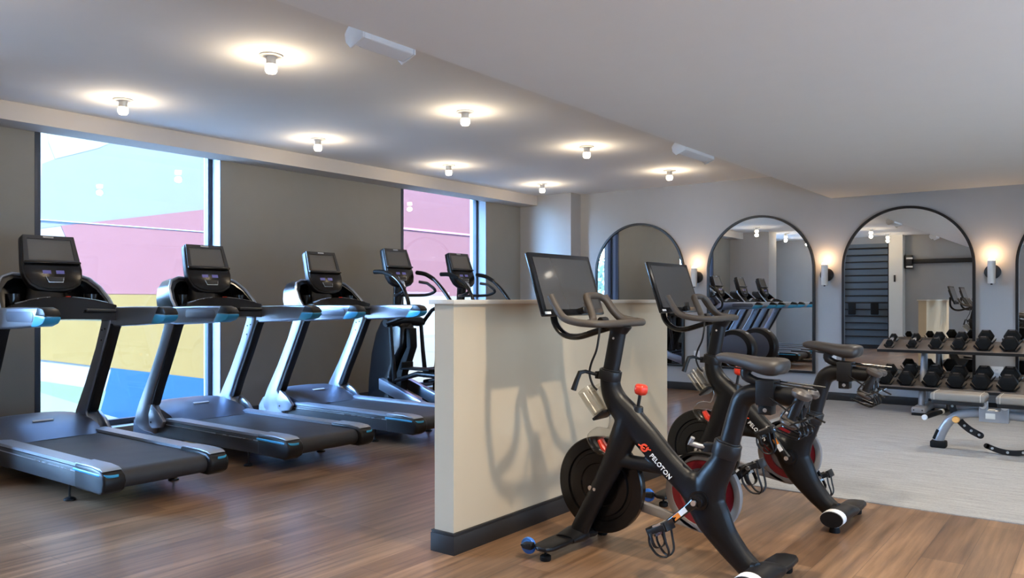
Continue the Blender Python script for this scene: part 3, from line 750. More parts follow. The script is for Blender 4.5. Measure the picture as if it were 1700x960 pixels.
# ---------------------------------------------------------------- elliptical
def make_elliptical(loc, label):
    off = (-5.6, 0, 0)
    t = empty('elliptical_trainer', loc, label, 'elliptical', 'elliptical trainers beyond the treadmills')
    fin = [(-6.28, 0.99), (-6.37, 0.84), (-6.44, 0.62), (-6.485, 0.34), (-6.50, 0.06), (-6.12, 0.06), (-6.14, 0.22), (-6.12, 0.42), (-6.05, 0.58), (-5.96, 0.71), (-5.955, 0.90), (-6.0, 0.99)]
    MB().prism(fin, 'y', -0.10, 0.10).build('tower', M_BLKG, t, off, bevel=0.035, segs=3)
    rib = [(-5.95, 0.90), (-5.94, 0.70), (-6.02, 0.57), (-6.09, 0.42), (-6.11, 0.22), (-6.09, 0.10), (-6.03, 0.22), (-6.01, 0.42), (-5.94, 0.56), (-5.88, 0.70), (-5.89, 0.90)]
    m = MB().prism(rib, 'y', -0.05, 0.05)
    m.build('ribbed_cover', M_RUB, t, off, bevel=0.006)
    MB().tube([(-6.02, -0.28, 0.955), (-6.02, -0.2, 0.965), (-6.03, 0, 0.99), (-6.02, 0.2, 0.965), (-6.02, 0.28, 0.955)], [0.04, 0.055, 0.065, 0.055, 0.04], 14, smooth=3).build('pivot_housing', M_BLKM, t, off)
    MB().tube([(-6.17, 0, 0.95), (-6.13, 0, 1.15), (-6.10, 0, 1.36)], [0.045, 0.04, 0.045], 14, side=(0, 1, 0), r2=[0.06, 0.05, 0.07]).build('mast', M_BLKG, t, off)
    pod(t, -6.10, 0.0, 1.545, off, 0.98)
    for s in (-1, 1):
        m = MB().tube([(-6.13, 0, 1.245), (-6.03, 0.13*s, 1.245), (-5.90, 0.215*s, 1.25), (-5.80, 0.235*s, 1.285), (-5.80, 0.22*s, 1.32)], 0.016, 10, smooth=4)
        fh = m.build('fixed_handle', M_BLKM, t, off)
        MB().tube([(-5.80, 0.22*s, 1.32), (-5.86, 0.18*s, 1.375), (-5.95, 0.15*s, 1.39)], 0.016, 10).build('sensor_grip', M_DKGR if s > 0 else M_ALU, fh, off)
        if s < 0: P = [(-6.19, 1.49), (-6.06, 1.485), (-5.92, 1.44), (-5.80, 1.35), (-5.72, 1.23), (-5.69, 1.12), (-5.73, 1.04), (-5.88, 0.99), (-6.0, 0.955)]
        else: P = [(-6.10, 1.495), (-5.97, 1.475), (-5.85, 1.42), (-5.72, 1.31), (-5.62, 1.20), (-5.57, 1.13), (-5.66, 1.105), (-5.84, 1.10), (-5.93, 1.03), (-6.0, 0.955)]
        m = MB().tube([(x, s*0.27, z) for x, z in P], 0.020, 12, smooth=4); ar = m.build('moving_handle', M_BLKG, t, off)
        MB().tube([(P[0][0], s*0.27, P[0][1]), (P[1][0], s*0.27, P[1][1]), (P[2][0], s*0.27, P[2][1])], 0.0235, 12, smooth=3).build('grip', M_RUB, ar, off)
        MB().tube([(-6.0, s*0.23, 0.95), (-5.97, s*0.23, 0.65), (-5.93, s*0.23, 0.36)], [0.02, 0.022, 0.026], 10).build('lower_link', M_BLKM, t, off)
        m = MB().prism([(-6.2, 0.37), (-5.5, 0.14), (-5.2, 0.07), (-5.2, 0.02), (-5.6, 0.05), (-6.2, 0.25)], 'y', s*0.17-0.035, s*0.17+0.035); m.build('ramp_beam', M_SILV, t, off, bevel=0.008)
        up = 0.03 if s < 0 else -0.05
        m = MB().tube([(-5.95, s*0.23, 0.34+up*0.5), (-5.6, s*0.23, 0.42+up), (-5.2, s*0.23, 0.41+up), (-4.93, s*0.17, 0.38+up*2)], [0.02, 0.028, 0.028, 0.024], 10); pa = m.build('pedal_arm', M_BLKM, t, off)
        m = MB().box(-5.80, -5.42, s*0.16-0.09+ (0.02*s), s*0.16+0.08+(0.02*s), 0.455+up, 0.475+up)
        m.box(-5.82, -5.79, s*0.16-0.09+(0.02*s), s*0.16+0.08+(0.02*s), 0.455+up, 0.53+up); m.build('foot_pedal', M_RUB, pa, off, bevel=0.008)
    MB().box(-6.52, -4.75, -0.06, 0.06, 0.015, 0.07).box(-6.50, -6.38, -0.26, 0.26, 0.0, 0.05).box(-4.95, -4.83, -0.26, 0.26, 0.0, 0.05).build('base_frame', M_BLKM, t, off, bevel=0.01)
    m = MB().lathe([(0.0, -0.135), (0.27, -0.135), (0.315, -0.12), (0.33, -0.09), (0.33, 0.09), (0.315, 0.12), (0.27, 0.135), (0.0, 0.135)], (-4.93, 0, 0.385), 'y', 48)
    hb = m.build('drive_housing', M_BLKM, t, off)
    for s in (-1, 1):
        MB().lathe([(0.0, 0.134), (0.235, 0.134), (0.245, 0.142), (0.225, 0.146), (0.0, 0.14)], (-4.93, 0, 0.385), (Vector((0, s, 0)), Vector((0, 0, 1)), Vector((1, 0, 0))), 40).build('side_disc', M_HOOD, hb, off)
    m = MB().box(-0.04, 0.04, -0.02, 0.02, 0, 0.003); m.xf(0, Matrix.Translation((-4.93+0.331*math.sin(R(35)), 0.0, 0.385+0.331*math.cos(R(35)))) @ Matrix.Rotation(R(35), 4, 'Y') @ Matrix.Rotation(R(90), 4, 'Z'))
    m.build('badge', M_ALU, hb, off)
    return t
E0 = make_elliptical((-5.6, 6.07, 0), 'elliptical trainer beside the last treadmill, in front of the left half of the second window')
dup(E0, (-5.6, 7.10, 0), 'elliptical trainer nearer the mirror wall, mostly hidden by the partition wall')

# ---------------------------------------------------------------- exercise bike
def make_bike(loc, label, crank_deg, rz=0):
    off = (-1.62, 0, 0)
    t = empty('exercise_bike', loc, label, 'exercise bike', 'black studio exercise bikes', rz)
    m = MB()
    def loft(P, ry, n=5): m.tube([(p[0], 0, p[1]) for p in P], [p[2] for p in P], 18, side=(0, 1, 0), r2=[ry if not isinstance(ry, list) else ry[i] for i in range(len(P))] if isinstance(ry, list) else [ry]*len(P), smooth=n)
    loft([(-1.893, 0.835, 0.047), (-1.886, 0.78, 0.050), (-1.855, 0.72, 0.058), (-1.79, 0.655, 0.068), (-1.70, 0.57, 0.066), (-1.60, 0.473, 0.060), (-1.50, 0.39, 0.060), (-1.42, 0.33, 0.085)], [0.047, 0.047, 0.047, 0.05, 0.046, 0.042, 0.042, 0.048])
    loft([(-1.79, 0.65, 0.065), (-1.83, 0.54, 0.066), (-1.885, 0.42, 0.052), (-1.965, 0.27, 0.045), (-2.04, 0.13, 0.045), (-2.07, 0.07, 0.045)], [0.05, 0.048, 0.042, 0.040, 0.040, 0.040])
    loft([(-1.88, 0.455, 0.033), (-1.74, 0.448, 0.033), (-1.57, 0.445, 0.037)], 0.032)
    loft([(-1.42, 0.33, 0.09), (-1.385, 0.42, 0.070), (-1.345, 0.49, 0.057), (-1.322, 0.55, 0.053)], [0.048, 0.046, 0.045, 0.047])
    loft([(-1.43, 0.345, 0.09), (-1.385, 0.26, 0.085), (-1.33, 0.18, 0.065), (-1.26, 0.105, 0.052), (-1.20, 0.055, 0.05), (-1.175, 0.035, 0.045)], [0.048, 0.046, 0.044, 0.044, 0.044, 0.044])
    loft([(-1.50, 0.41, 0.05), (-1.43, 0.37, 0.06), (-1.37, 0.43, 0.05)], 0.042)
    fr = m.build('bike_frame', M_BLKM, t, off, remesh=0.006, sm=5)
    # lettering on the near side of the down tube
    # (text runs down the tube, letters upright to it)
    th = R(-44)
    ux = Vector((math.cos(th), 0, math.sin(th))); vz = Vector((-math.sin(th), 0, math.cos(th))); nn = Vector((0, -1, 0))
    def TM(x, z, y=-0.0475): return Matrix(((ux.x, vz.x, 0, x-off[0]), (0, 0, -1, y), (ux.z, vz.z, 0, z), (0, 0, 0, 1)))
    text_part('lettering', 'PELOTON', 0.0285, M_WHITE, fr, TM(-1.664, 0.498, -0.0460), 0.0022)
    lg = MB(); c0 = Vector((0, 0, 0))
    lg.ring((0, 0, 0), 'z', 0.0185, 0.0105, 0, 0.004, 28, R(75), R(415))
    lg.tube([(-0.030, -0.012, 0.002), (-0.012, -0.006, 0.002), (0.004, 0.0, 0.002)], 0.0035, 6, side=(0, 0, 1), r2=0.002)
    lg.tube([(0.010, 0.018, 0.002), (0.018, 0.010, 0.002), (0.029, 0.018, 0.002)], 0.0035, 6, side=(0, 0, 1), r2=0.002)
    lg.xf(0, Matrix(((ux.x, vz.x, 0, -1.688), (0, 0, -1, -0.0475), (ux.z, vz.z, 0, 0.532), (0, 0, 0, 1))))
    lg.build('emblem', M_ORED, fr, off)
    # handlebar post
    m = MB().tube([(-1.893, 0, 0.84), (-1.876, 0, 0.92), (-1.845, 0, 1.075)], 0.040, 20, side=(0, 1, 0), r2=0.034)
    m.tube([(-1.852, 0, 1.05), (-1.842, 0, 1.085)], [0.045, 0.062], 16, side=(0, 1, 0), r2=[0.04, 0.05])
    hp = m.build('handlebar_post', M_BLKM, t, off)
    MB().lathe([(0.0, -0.0358), (0.006, -0.0358), (0.006, -0.031)], (-1.855, 0, 1.02), 'y', 10).build('bolt', M_CHR, hp, off)
    m = MB().tube([(-1.897, 0, 0.822), (-1.888, 0, 0.868)], 0.055, 20, side=(0, 1, 0), r2=0.052); m.tube([(-1.888, 0, 0.868), (-1.887, 0, 0.874)], 0.047, 20, side=(0, 1, 0), r2=0.044)
    m.box(-1.965, -1.93, -0.02, 0.02, 0.825, 0.86); cl = m.build('clamp_collar', M_BLK, t, off, bevel=0.003)
    m = MB().tube([(-1.955, -0.02, 0.845), (-1.985, -0.07, 0.862), (-2.0, -0.095, 0.858), (-2.012, -0.105, 0.82), (-2.025, -0.112, 0.775)], [0.008, 0.009, 0.012, 0.012, 0.014], 10); m.build('clamp_lever', M_BLK, cl, off)
    # handlebar
    m = MB()
    m.tube([(-2.065, -0.245, 1.218), (-2.03, -0.25, 1.165), (-1.985, -0.255, 1.117), (-1.92, -0.25, 1.098), (-1.86, -0.235, 1.092), (-1.825, -0.19, 1.09), (-1.815, -0.1, 1.09), (-1.815, 0, 1.09), (-1.815, 0.1, 1.09), (-1.825, 0.19, 1.09), (-1.86, 0.235, 1.092), (-1.92, 0.25, 1.098), (-1.985, 0.255, 1.117), (-2.03, 0.25, 1.165), (-2.065, 0.245, 1.218)], 0.0172, 14, smooth=5)
    m.tube([(-1.87, -0.225, 1.095), (-1.90, -0.14, 1.10), (-1.935, -0.10, 1.145), (-1.965, -0.085, 1.195), (-1.985, -0.055, 1.215), (-1.985, 0, 1.218), (-1.985, 0.055, 1.215), (-1.965, 0.085, 1.195), (-1.935, 0.10, 1.145), (-1.90, 0.14, 1.10), (-1.87, 0.225, 1.095)], 0.0172, 14, smooth=5)
    hb = m.build('handlebar', M_GRIP, t, off)
    m = MB().box(-1.93, -1.82, -0.035, 0.035, 1.068, 1.098); m.cyl((-1.93, -0.03, 1.10), (-1.93, 0.03, 1.10), 0.018, 12); m.build('stem', M_BLK, t, off, bevel=0.006)
    # screen on its curved arm
    m = MB().tube([(-1.87, 0.0, 1.075), (-1.96, 0.0, 1.05), (-2.07, 0.0, 1.02), (-2.15, 0.0, 1.03), (-2.205, 0.0, 1.085), (-2.215, 0, 1.17), (-2.21, 0, 1.24)], 0.016, 12, side=(0, 1, 0), r2=0.022, smooth=4); m.build('screen_arm', M_BLKG, t, off)
    th2 = R(18)
    Ms = Matrix(((0, -math.sin(th2), math.cos(th2), -2.145), (1, 0, 0, 0.025), (0, math.cos(th2), math.sin(th2), 1.275), (0, 0, 0, 1)))
    m = MB().box(-0.272, 0.272, -0.158, 0.158, -0.022, 0.0); m.box(-0.18, 0.18, -0.10, 0.10, -0.045, -0.02); m.xf(0, Ms); sc = m.build('touchscreen', M_BLKG, t, off, bevel=0.006)
    m = MB().box(-0.245, 0.245, -0.128, 0.133, 0.0005, 0.0015); m.xf(0, Ms); m.build('display', M_SCR, sc, off)
    m = MB().box(-0.262, -0.215, -0.150, -0.138, 0.0, 0.0018); m.xf(0, Ms); m.build('sticker', M_WHITE, sc, off)
    m = MB().lathe([(0.0, 0.0), (0.018, 0.0), (0.018, 0.02), (0.014, 0.024), (0.0, 0.024)], (0, 0, 0), 'z', 16); m.xf(0, Ms @ Matrix.Translation((0.06, -0.138, 0.0))); m.build('sensor_dome', M_BLK, sc, off)
    # cable
    MB().tube([(-1.93, -0.03, 1.07), (-1.925, -0.05, 1.02), (-1.935, -0.055, 0.96), (-1.965, -0.05, 0.90), (-1.975, -0.05, 0.85), (-1.958, -0.05, 0.80), (-1.935, -0.045, 0.775)], 0.0055, 8, smooth=5).build('cable', M_BLK, t, off)
    # bottle cradle and clear guards
    m = MB()
    Mb = Matrix.Translation((-1.955, -0.045, 0.715)) @ Matrix.Rotation(R(-38), 4, 'Y')
    for yy in (0.0, 0.09):
        m.lathe([(0.036, -0.055), (0.040, 0.0), (0.040, 0.075), (0.037, 0.075), (0.036, 0.0), (0.030, -0.05)], (0, yy, 0), 'z', 22)
    m.xf(0, Mb); bc = m.build('bottle_cradle', M_CLEAR, t, off)
    m = MB().box(-0.045, 0.03, -0.02, 0.11, -0.072, -0.058); m.xf(0, Mb); m.build('cradle_base', M_BLK, bc, off, bevel=0.004)
    m = MB().tube([(-1.90, 0.0, 0.72), (-1.875, 0.0, 0.66), (-1.878, 0.0, 0.61), (-1.90, 0.0, 0.575), (-1.955, 0, 0.565), (-1.985, 0, 0.535), (-1.95, 0, 0.49), (-1.90, 0, 0.475)], [0.012, 0.012, 0.014, 0.02, 0.03, 0.03, 0.026, 0.02], 12, side=(0, 1, 0), r2=0.034, smooth=4); m.build('wheel_guard', M_CLEAR, t, off)
    MB().tube([(-1.945, 0, 0.535), (-1.925, 0, 0.50), (-1.90, 0, 0.48)], [0.012, 0.018, 0.014], 10, side=(0, 1, 0), r2=0.024).build('brake_pad', M_RED, t, off)
    # resistance knob
    m = MB().tube([(-1.755, 0, 0.665), (-1.745, 0, 0.71)], [0.034, 0.024], 14); m.tube([(-1.745, 0, 0.71), (-1.735, 0, 0.765)], 0.008, 10); kb = m.build('knob_stem', M_BLK, t, off)
    m = MB(); pr = []
    vs = []; fs = []; sg = 30
    for r, h in ((0.012, 0.0), (0.026, 0.006), (0.031, 0.018), (0.031, 0.036), (0.027, 0.046), (0.016, 0.050)):
        for k in range(sg):
            a = 2*PI*k/sg; q = r*(1+0.07*math.cos(6*a)); vs.append((q*math.cos(a), q*math.sin(a), h))
    for i in range(5):
        for k in range(sg): fs.append((i*sg+k, i*sg+(k+1) % sg, (i+1)*sg+(k+1) % sg, (i+1)*sg+k))
    fs.append(list(range(sg))[::-1]); fs.append([5*sg+k for k in range(sg)])
    m.add(vs, fs); m.xf(0, Matrix.Translation((-1.7345, 0, 0.762)) @ Matrix.Rotation(R(10), 4, 'Y')); m.build('resistance_knob', M_RED, kb, off, sharp=60)
    # flywheel
    c = (-1.985, 0.075, 0.305)
    m = MB().lathe([(0.0, -0.012), (0.10, -0.012), (0.105, -0.020), (0.150, -0.020), (0.156, -0.010), (0.172, -0.010), (0.178, -0.020), (0.226, -0.020), (0.232, -0.014), (0.232, 0.014), (0.226, 0.02), (0.0, 0.02)], c, 'y', 64)
    fw = m.build('flywheel', M_BLKG, t, off)
    m = MB().cyl((c[0], -0.03, c[2]), (c[0], 0.13, c[2]), 0.012, 12).cyl((-1.955, -0.043, c[2]), (-1.955, -0.02, c[2]), 0.008, 8); m.build('axle', M_CHR, fw, off)
    # belt guard on the far side
    gy0, gy1 = 0.115, 0.150
    cc = (-1.485, 0.325)
    m = MB()
    m.ring((cc[0], 0, cc[1]), 'y', 0.180, 0.148, gy0, gy1, 48)
    m.prism([(-1.50, 0.505), (-2.0, 0.375), (-2.0, 0.335), (-1.60, 0.425), (-1.56, 0.46)], 'y', gy0, gy1)
    m.prism([(-1.47, 0.143), (-2.0, 0.225), (-2.0, 0.27), (-1.78, 0.235), (-1.58, 0.20)], 'y', gy0, gy1)
    m.prism([(-1.80, 0.39), (-2.05, 0.38), (-2.10, 0.31), (-2.05, 0.22), (-1.80, 0.22), (-1.86, 0.30)], 'y', gy0, gy1)
    g = m.build('belt_guard', M_GUARD, t, off, bevel=0.005)
    m = MB().ring((cc[0], 0, cc[1]), 'y', 0.149, 0.112, gy0+0.006, gy1-0.008, 44)
    for k in range(3):
        a = R(30+120*k); m.tube([(cc[0]+0.02*math.cos(a), gy0+0.014, cc[1]+0.02*math.sin(a)), (cc[0]+0.13*math.cos(a), gy0+0.014, cc[1]+0.13*math.sin(a))], [0.02, 0.035], 10, side=(0, 1, 0), r2=0.006)
    m.build('red_ring', M_DRED, g, off)
    MB().lathe([(0.0, 0), (0.113, 0), (0.113, 0.006), (0.0, 0.006)], (cc[0], gy0+0.022, cc[1]), 'y', 40).build('guard_plate', M_GUARD, g, off)
    MB().ring((cc[0], 0, cc[1]), 'y', 0.187, 0.177, gy0-0.012, gy1-0.01, 40, R(35), R(150)).build('guard_edge', M_BLK, g, off)
    # seat post, elbow, slider
    m = MB().tube([(-1.318, 0, 0.55), (-1.295, 0, 0.64), (-1.265, 0, 0.745), (-1.245, 0, 0.785), (-1.205, 0, 0.806), (-1.15, 0, 0.808), (-0.985, 0, 0.802)], [0.043, 0.043, 0.043, 0.044, 0.042, 0.039, 0.039], 20, side=(0, 1, 0), r2=0.036, smooth=5); sp = m.build('seat_post', M_BLKM, t, off)
    m = MB().tube([(-1.33, 0, 0.53), (-1.313, 0, 0.59)], 0.060, 22, side=(0, 1, 0), r2=0.054); m.tube([(-1.313, 0, 0.59), (-1.311, 0, 0.597)], 0.052, 22, side=(0, 1, 0), r2=0.047)
    m.box(-1.42, -1.375, -0.02, 0.02, 0.54, 0.58); sc2 = m.build('seat_collar', M_BLK, t, off, bevel=0.003)
    MB().tube([(-1.41, -0.01, 0.56), (-1.44, -0.02, 0.565), (-1.475, -0.03, 0.575), (-1.46, -0.035, 0.60)], [0.008, 0.012, 0.014, 0.01], 10).build('seat_lever', M_STEELP, sc2, off)
    m = MB().box(-1.18, -1.105, -0.047, 0.047, 0.765, 0.868).box(-1.175, -1.12, -0.03, 0.03, 0.725, 0.77); sl = m.build('saddle_slider', M_BLK, t, off, bevel=0.004)
    MB().cyl((-1.145, -0.034, 0.745), (-1.145, -0.028, 0.745), 0.009, 10).build('bolt', M_CHR, sl, off)
    m = MB().tube([(-1.12, 0, 0.852), (-1.19, 0, 0.858), (-1.235, 0, 0.878), (-1.235, 0, 0.905), (-1.215, 0, 0.918)], [0.018, 0.018, 0.022, 0.024, 0.02], 12, smooth=3); sm_ = m.build('saddle_bracket', M_BLK, t, off)
    for s in (-1, 1): MB().tube([(-1.33, s*0.012, 0.945), (-1.29, s*0.03, 0.918), (-1.21, s*0.035, 0.912), (-1.13, s*0.045, 0.928), (-1.10, s*0.045, 0.945)], 0.0038, 8, smooth=4).build('saddle_rail', M_BLK, sm_, off)
    # saddle
    rows = [(-1.370, 0.010, 0.958, 0.942), (-1.360, 0.022, 0.968, 0.930), (-1.33, 0.030, 0.976, 0.918), (-1.28, 0.038, 0.974, 0.910), (-1.22, 0.058, 0.968, 0.900), (-1.17, 0.080, 0.964, 0.878), (-1.12, 0.092, 0.966, 0.868), (-1.09, 0.090, 0.966, 0.872), (-1.070, 0.074, 0.958, 0.890), (-1.062, 0.03, 0.950, 0.925)]
    vs = []; fs = []; sg = 20
    for (x, w, zt, zb) in rows:
        zm = (zt+zb)/2+0.004
        for k in range(sg):
            a = 2*PI*k/sg; cy = math.cos(a); sy = math.sin(a)
            z = zm+(zt-zm)*sy**1 if sy > 0 else zm+(zm-zb)*sy*(0.55+0.45*abs(cy))
            if sy > 0 and abs(cy) < 0.35 and w > 0.05: z -= 0.004
            vs.append((x, w*math.copysign(abs(cy)**0.75, cy), z))
    n = len(rows)
    for i in range(n-1):
        for k in range(sg): fs.append((i*sg+k, i*sg+(k+1) % sg, (i+1)*sg+(k+1) % sg, (i+1)*sg+k))
    fs.append(list(range(sg))[::-1]); fs.append([(n-1)*sg+k for k in range(sg)])
    m = MB().add(vs, fs); m = MB(); m.add(vs, fs); sd = m.build('saddle', M_SADDLE, t, off, sharp=80)
    sub = sd.modifiers.new('soft', 'SUBSURF'); sub.levels = 1; sub.render_levels = 1
    # weight holder wires behind the saddle
    m = MB()
    for s in (-1, 1):
        m.tube([(-1.11, s*0.035, 0.86), (-1.02, s*0.05, 0.853), (-0.93, s*0.06, 0.845)], 0.004, 8)
        m.tube([(-1.12, s*0.045, 0.80), (-1.03, s*0.06, 0.745), (-0.935, s*0.075, 0.70)], 0.004, 8)
    for yc in (-0.055, 0.045):
        m.tube([(-1.0, yc-0.038, 0.80), (-1.055, yc-0.04, 0.74), (-1.05, yc-0.035, 0.725), (-1.0, yc-0.035, 0.70), (-0.985, yc-0.03, 0.66), (-1.01, yc-0.02, 0.645), (-1.09, yc-0.015, 0.675), (-1.095, yc+0.015, 0.675), (-1.01, yc+0.02, 0.645), (-0.985, yc+0.03, 0.66), (-1.0, yc+0.035, 0.70), (-1.0, yc+0.038, 0.80)], 0.0035, 8, smooth=3)
        m.tube([(-1.03, yc-0.036, 0.70), (-0.96, yc-0.036, 0.73), (-0.96, yc+0.036, 0.73), (-1.03, yc+0.036, 0.70)], 0.0035, 8)
    m.build('weight_holder', M_BLKG, t, off)
    # stabilisers
    def paddle(x, s, nm, wheel):
        pts = [(-0.058, 0.03), (-0.062, 0.16), (-0.055, 0.27), (-0.02, 0.30), (0.03, 0.30), (0.05, 0.26), (0.055, 0.16), (0.05, 0.03)]
        m = MB(); pp = [(x+p[0], s*p[1]) for p in pts]
        if s < 0: pp = pp[::-1]
        m.prism(pp, 'z', 0.050, 0.072); p = m.build(nm, M_BLKM, t, off, bevel=0.008, segs=3)
        m = MB().cyl((x, s*0.255, 0.028), (x, s*0.255, 0.055), 0.006, 8).lathe([(0.022, 0), (0.026, 0.006), (0.026, 0.022), (0.018, 0.028)], (x, s*0.255, 0), 'z', 16); m.build('levelling_foot', M_RUB, p, off)
        if wheel:
            m = MB().prism([(x-0.055, 0.045), (x-0.055, 0.078), (x-0.10, 0.074), (x-0.118, 0.062), (x-0.10, 0.045)], 'y', min(s*0.262, s*0.298), max(s*0.262, s*0.298)); m.build('wheel_fork', M_BLK, p, off, bevel=0.006)
            m = MB().lathe([(0.012, -0.012), (0.020, -0.013), (0.024, -0.010), (0.036, -0.010), (0.039, -0.005), (0.039, 0.005), (0.036, 0.010), (0.024, 0.010), (0.012, 0.012)], (x-0.10, s*0.25, 0.05), 'y', 28); m.build('transport_wheel', M_BLUEW, p, off)
    for s in (-1, 1):
        paddle(-2.085, s, 'front_stabiliser', True)
    m = MB().tube([(-2.085, -0.10, 0.060), (-2.085, -0.06, 0.062), (-2.08, 0, 0.066), (-2.085, 0.06, 0.062), (-2.085, 0.10, 0.060)], [0.056, 0.060, 0.064, 0.060, 0.056], 20, side=(0, 0, 1), r2=[0.022, 0.030, 0.04, 0.030, 0.022], smooth=4)
    m.tube([(-2.06, 0.02, 0.07), (-2.04, 0.09, 0.065)], [0.04, 0.035], 12, side=(0, 0, 1), r2=[0.03, 0.025]); m.build('front_hub', M_BLKM, t, off)
    paddle(-1.15, 1, 'rear_stabiliser', False)
    m = MB().tube([(-1.155, -0.235, 0.072), (-1.155, -0.12, 0.070), (-1.155, 0, 0.068), (-1.15, 0.07, 0.062), (-1.15, 0.11, 0.061)], [0.056, 0.058, 0.060, 0.058, 0.052], 24, side=(0, 0, 1), r2=[0.040, 0.040, 0.042, 0.030, 0.018], smooth=4)
    rh = m.build('rear_stabiliser', M_BLKM, t, off)
    m = MB().tube([(-1.155, -0.225, 0.072), (-1.155, -0.165, 0.071)], [0.0585, 0.0585], 24, side=(0, 0, 1), r2=[0.0425, 0.0425]); m.build('label_band', M_WHITE, rh, off)
    MB().lathe([(0.026, 0), (0.028, 0.006), (0.020, 0.035)], (-1.15, -0.19, 0), 'z', 16).build('levelling_foot', M_RUB, rh, off)
    MB().tube([(-1.19, -0.045, 0.095), (-1.165, -0.055, 0.098)], [0.02, 0.022], 12).build('bolt_cap', M_BLK, rh, off)
    # cranks and pedals
    a = R(crank_deg)
    for s in (-1, 1):
        d = Vector((math.cos(a), 0, math.sin(a)))*(-s if s > 0 else 1)
        if s > 0: d = -Vector((math.cos(a), 0, math.sin(a)))
        B = Vector((-1.425, s*0.085 if s < 0 else 0.165, 0.335)); yo = B.y
        m = MB().cyl((B.x, s*0.045, B.z), (B.x, yo+s*0.01, B.z), 0.030, 24)
        m.cyl((B.x, s*0.045, B.z), (B.x, s*0.06, B.z), 0.042, 28)
        cr = m.build('crank_hub', M_BLKG, t, off)
        E_ = B+d*0.172
        m = MB().tube([B+Vector((0, s*0.012, 0)), B+d*0.05+Vector((0, s*0.014, 0)), E_+Vector((0, s*0.02, 0))], [0.024, 0.017, 0.016], 12, side=(0, 1, 0), r2=[0.010, 0.008, 0.008]); ca = m.build('crank_arm', M_BLKG, t, off)
        MB().cyl(B+Vector((0, s*0.018, 0)), B+Vector((0, s*0.028, 0)), 0.012, 12).build('crank_bolt', M_CHR, ca, off)
        if s < 0:
            for (q0, q1, mt, nm) in ((0.045, 0.085, M_WHITE, 'sticker'), (0.085, 0.12, M_ORG, 'warning_sticker')):
                m = MB().box(q0, q1, -0.011, 0.011, 0, 0.0012)
                n3 = d.cross(Vector((0, -1, 0)))
                m.xf(0, Matrix(((d.x, n3.x, 0, B.x), (0, 0, -1, yo-0.0235), (d.z, n3.z, 0, B.z), (0, 0, 0, 1)))); m.build(nm, mt, ca, off)
        py = yo+s*0.075
        m = MB()
        tl = R(-58) if crank_deg > 180 and s < 0 else R(-70)
        Mp = Matrix.Translation((E_.x, py, E_.z)) @ Matrix.Rotation(R(-25), 4, 'Y')
        m.box(-0.042, 0.042, -0.045, 0.045, -0.012, 0.012); m.box(-0.050, -0.036, -0.04, 0.04, -0.02, 0.02); m.box(0.036, 0.050, -0.04, 0.04, -0.02, 0.02)
        m.xf(0, Mp); pd = m.build('pedal', M_BLK, t, off, bevel=0.003)
        MB().cyl((E_.x, yo+s*0.01, E_.z), (E_.x, py+s*0.03, E_.z), 0.009, 10).build('pedal_axle', M_CHR, pd, off)
        m = MB().box(-0.022, 0.022, -0.022, 0.022, 0.012, 0.02).box(-0.03, -0.018, -0.03, 0.03, -0.026, -0.012); m.cyl((0.02, -0.03, 0.018), (0.02, 0.03, 0.018), 0.005, 8); m.xf(0, Mp); m.build('cleat_clip', M_CHR, pd, off)
        # toe cage, hanging below the pedal
        m = MB()
        for yy in (-0.034, 0.034):
            m.tube([(-0.045, yy, -0.01), (-0.058, yy, -0.05), (-0.045, yy*0.8, -0.10), (-0.015, yy*0.4, -0.118), (0.01, yy*0.7, -0.10), (0.02, yy, -0.05), (0.03, yy, -0.012)], 0.0042, 8, side=(0, 1, 0), r2=0.007, smooth=4)
        m.tube([(-0.018, -0.016, -0.118), (-0.018, 0.016, -0.118)], 0.005, 8)
        m.tube([(-0.03, -0.046, -0.005), (-0.03, -0.05, -0.06), (-0.03, 0, -0.075), (-0.03, 0.05, -0.06), (-0.03, 0.046, -0.005)], 0.002, 8, side=(1, 0, 0), r2=0.008, smooth=3)
        m.xf(0, Mp); m.build('toe_cage', M_BLK, pd, off)
    return t
def bike_weights(X, Y, who, rz=0):
    rng = []
    for yc, w in ((-0.055, 'nearer'), (0.045, 'farther')):
        t = empty('bike_dumbbell', (X, Y+yc, 0.765), 'small black dumbbell hung behind the saddle of the %s bike, %s of the pair' % (who, w), 'dumbbell', 'small dumbbells hung behind the saddles')
        t.rotation_euler = (0, R(22), 0)
        MB().cyl((0, 0, -0.055), (0, 0, 0.055), 0.021, 18).build('handle', M_BLK, t)
        for s in (-1, 1):
            MB().lathe([(0.0, 0.045*s), (0.034, 0.047*s), (0.041, 0.056*s), (0.041, 0.067*s), (0.032, 0.078*s), (0.0, 0.081*s)], (0, 0, 0), 'z', 26).build('end_cap', M_DGRIP, t)
BX = -1.62
make_bike((BX, 3.27, 0), 'black exercise bike nearest the camera, red knob and white lettering in full view', 222)
make_bike((BX, 4.47, 0), 'black exercise bike farther away, its front wheel behind the nearer one', 124)
bike_weights(-1.012, 3.27, 'nearest'); bike_weights(-1.012, 4.47, 'farther')

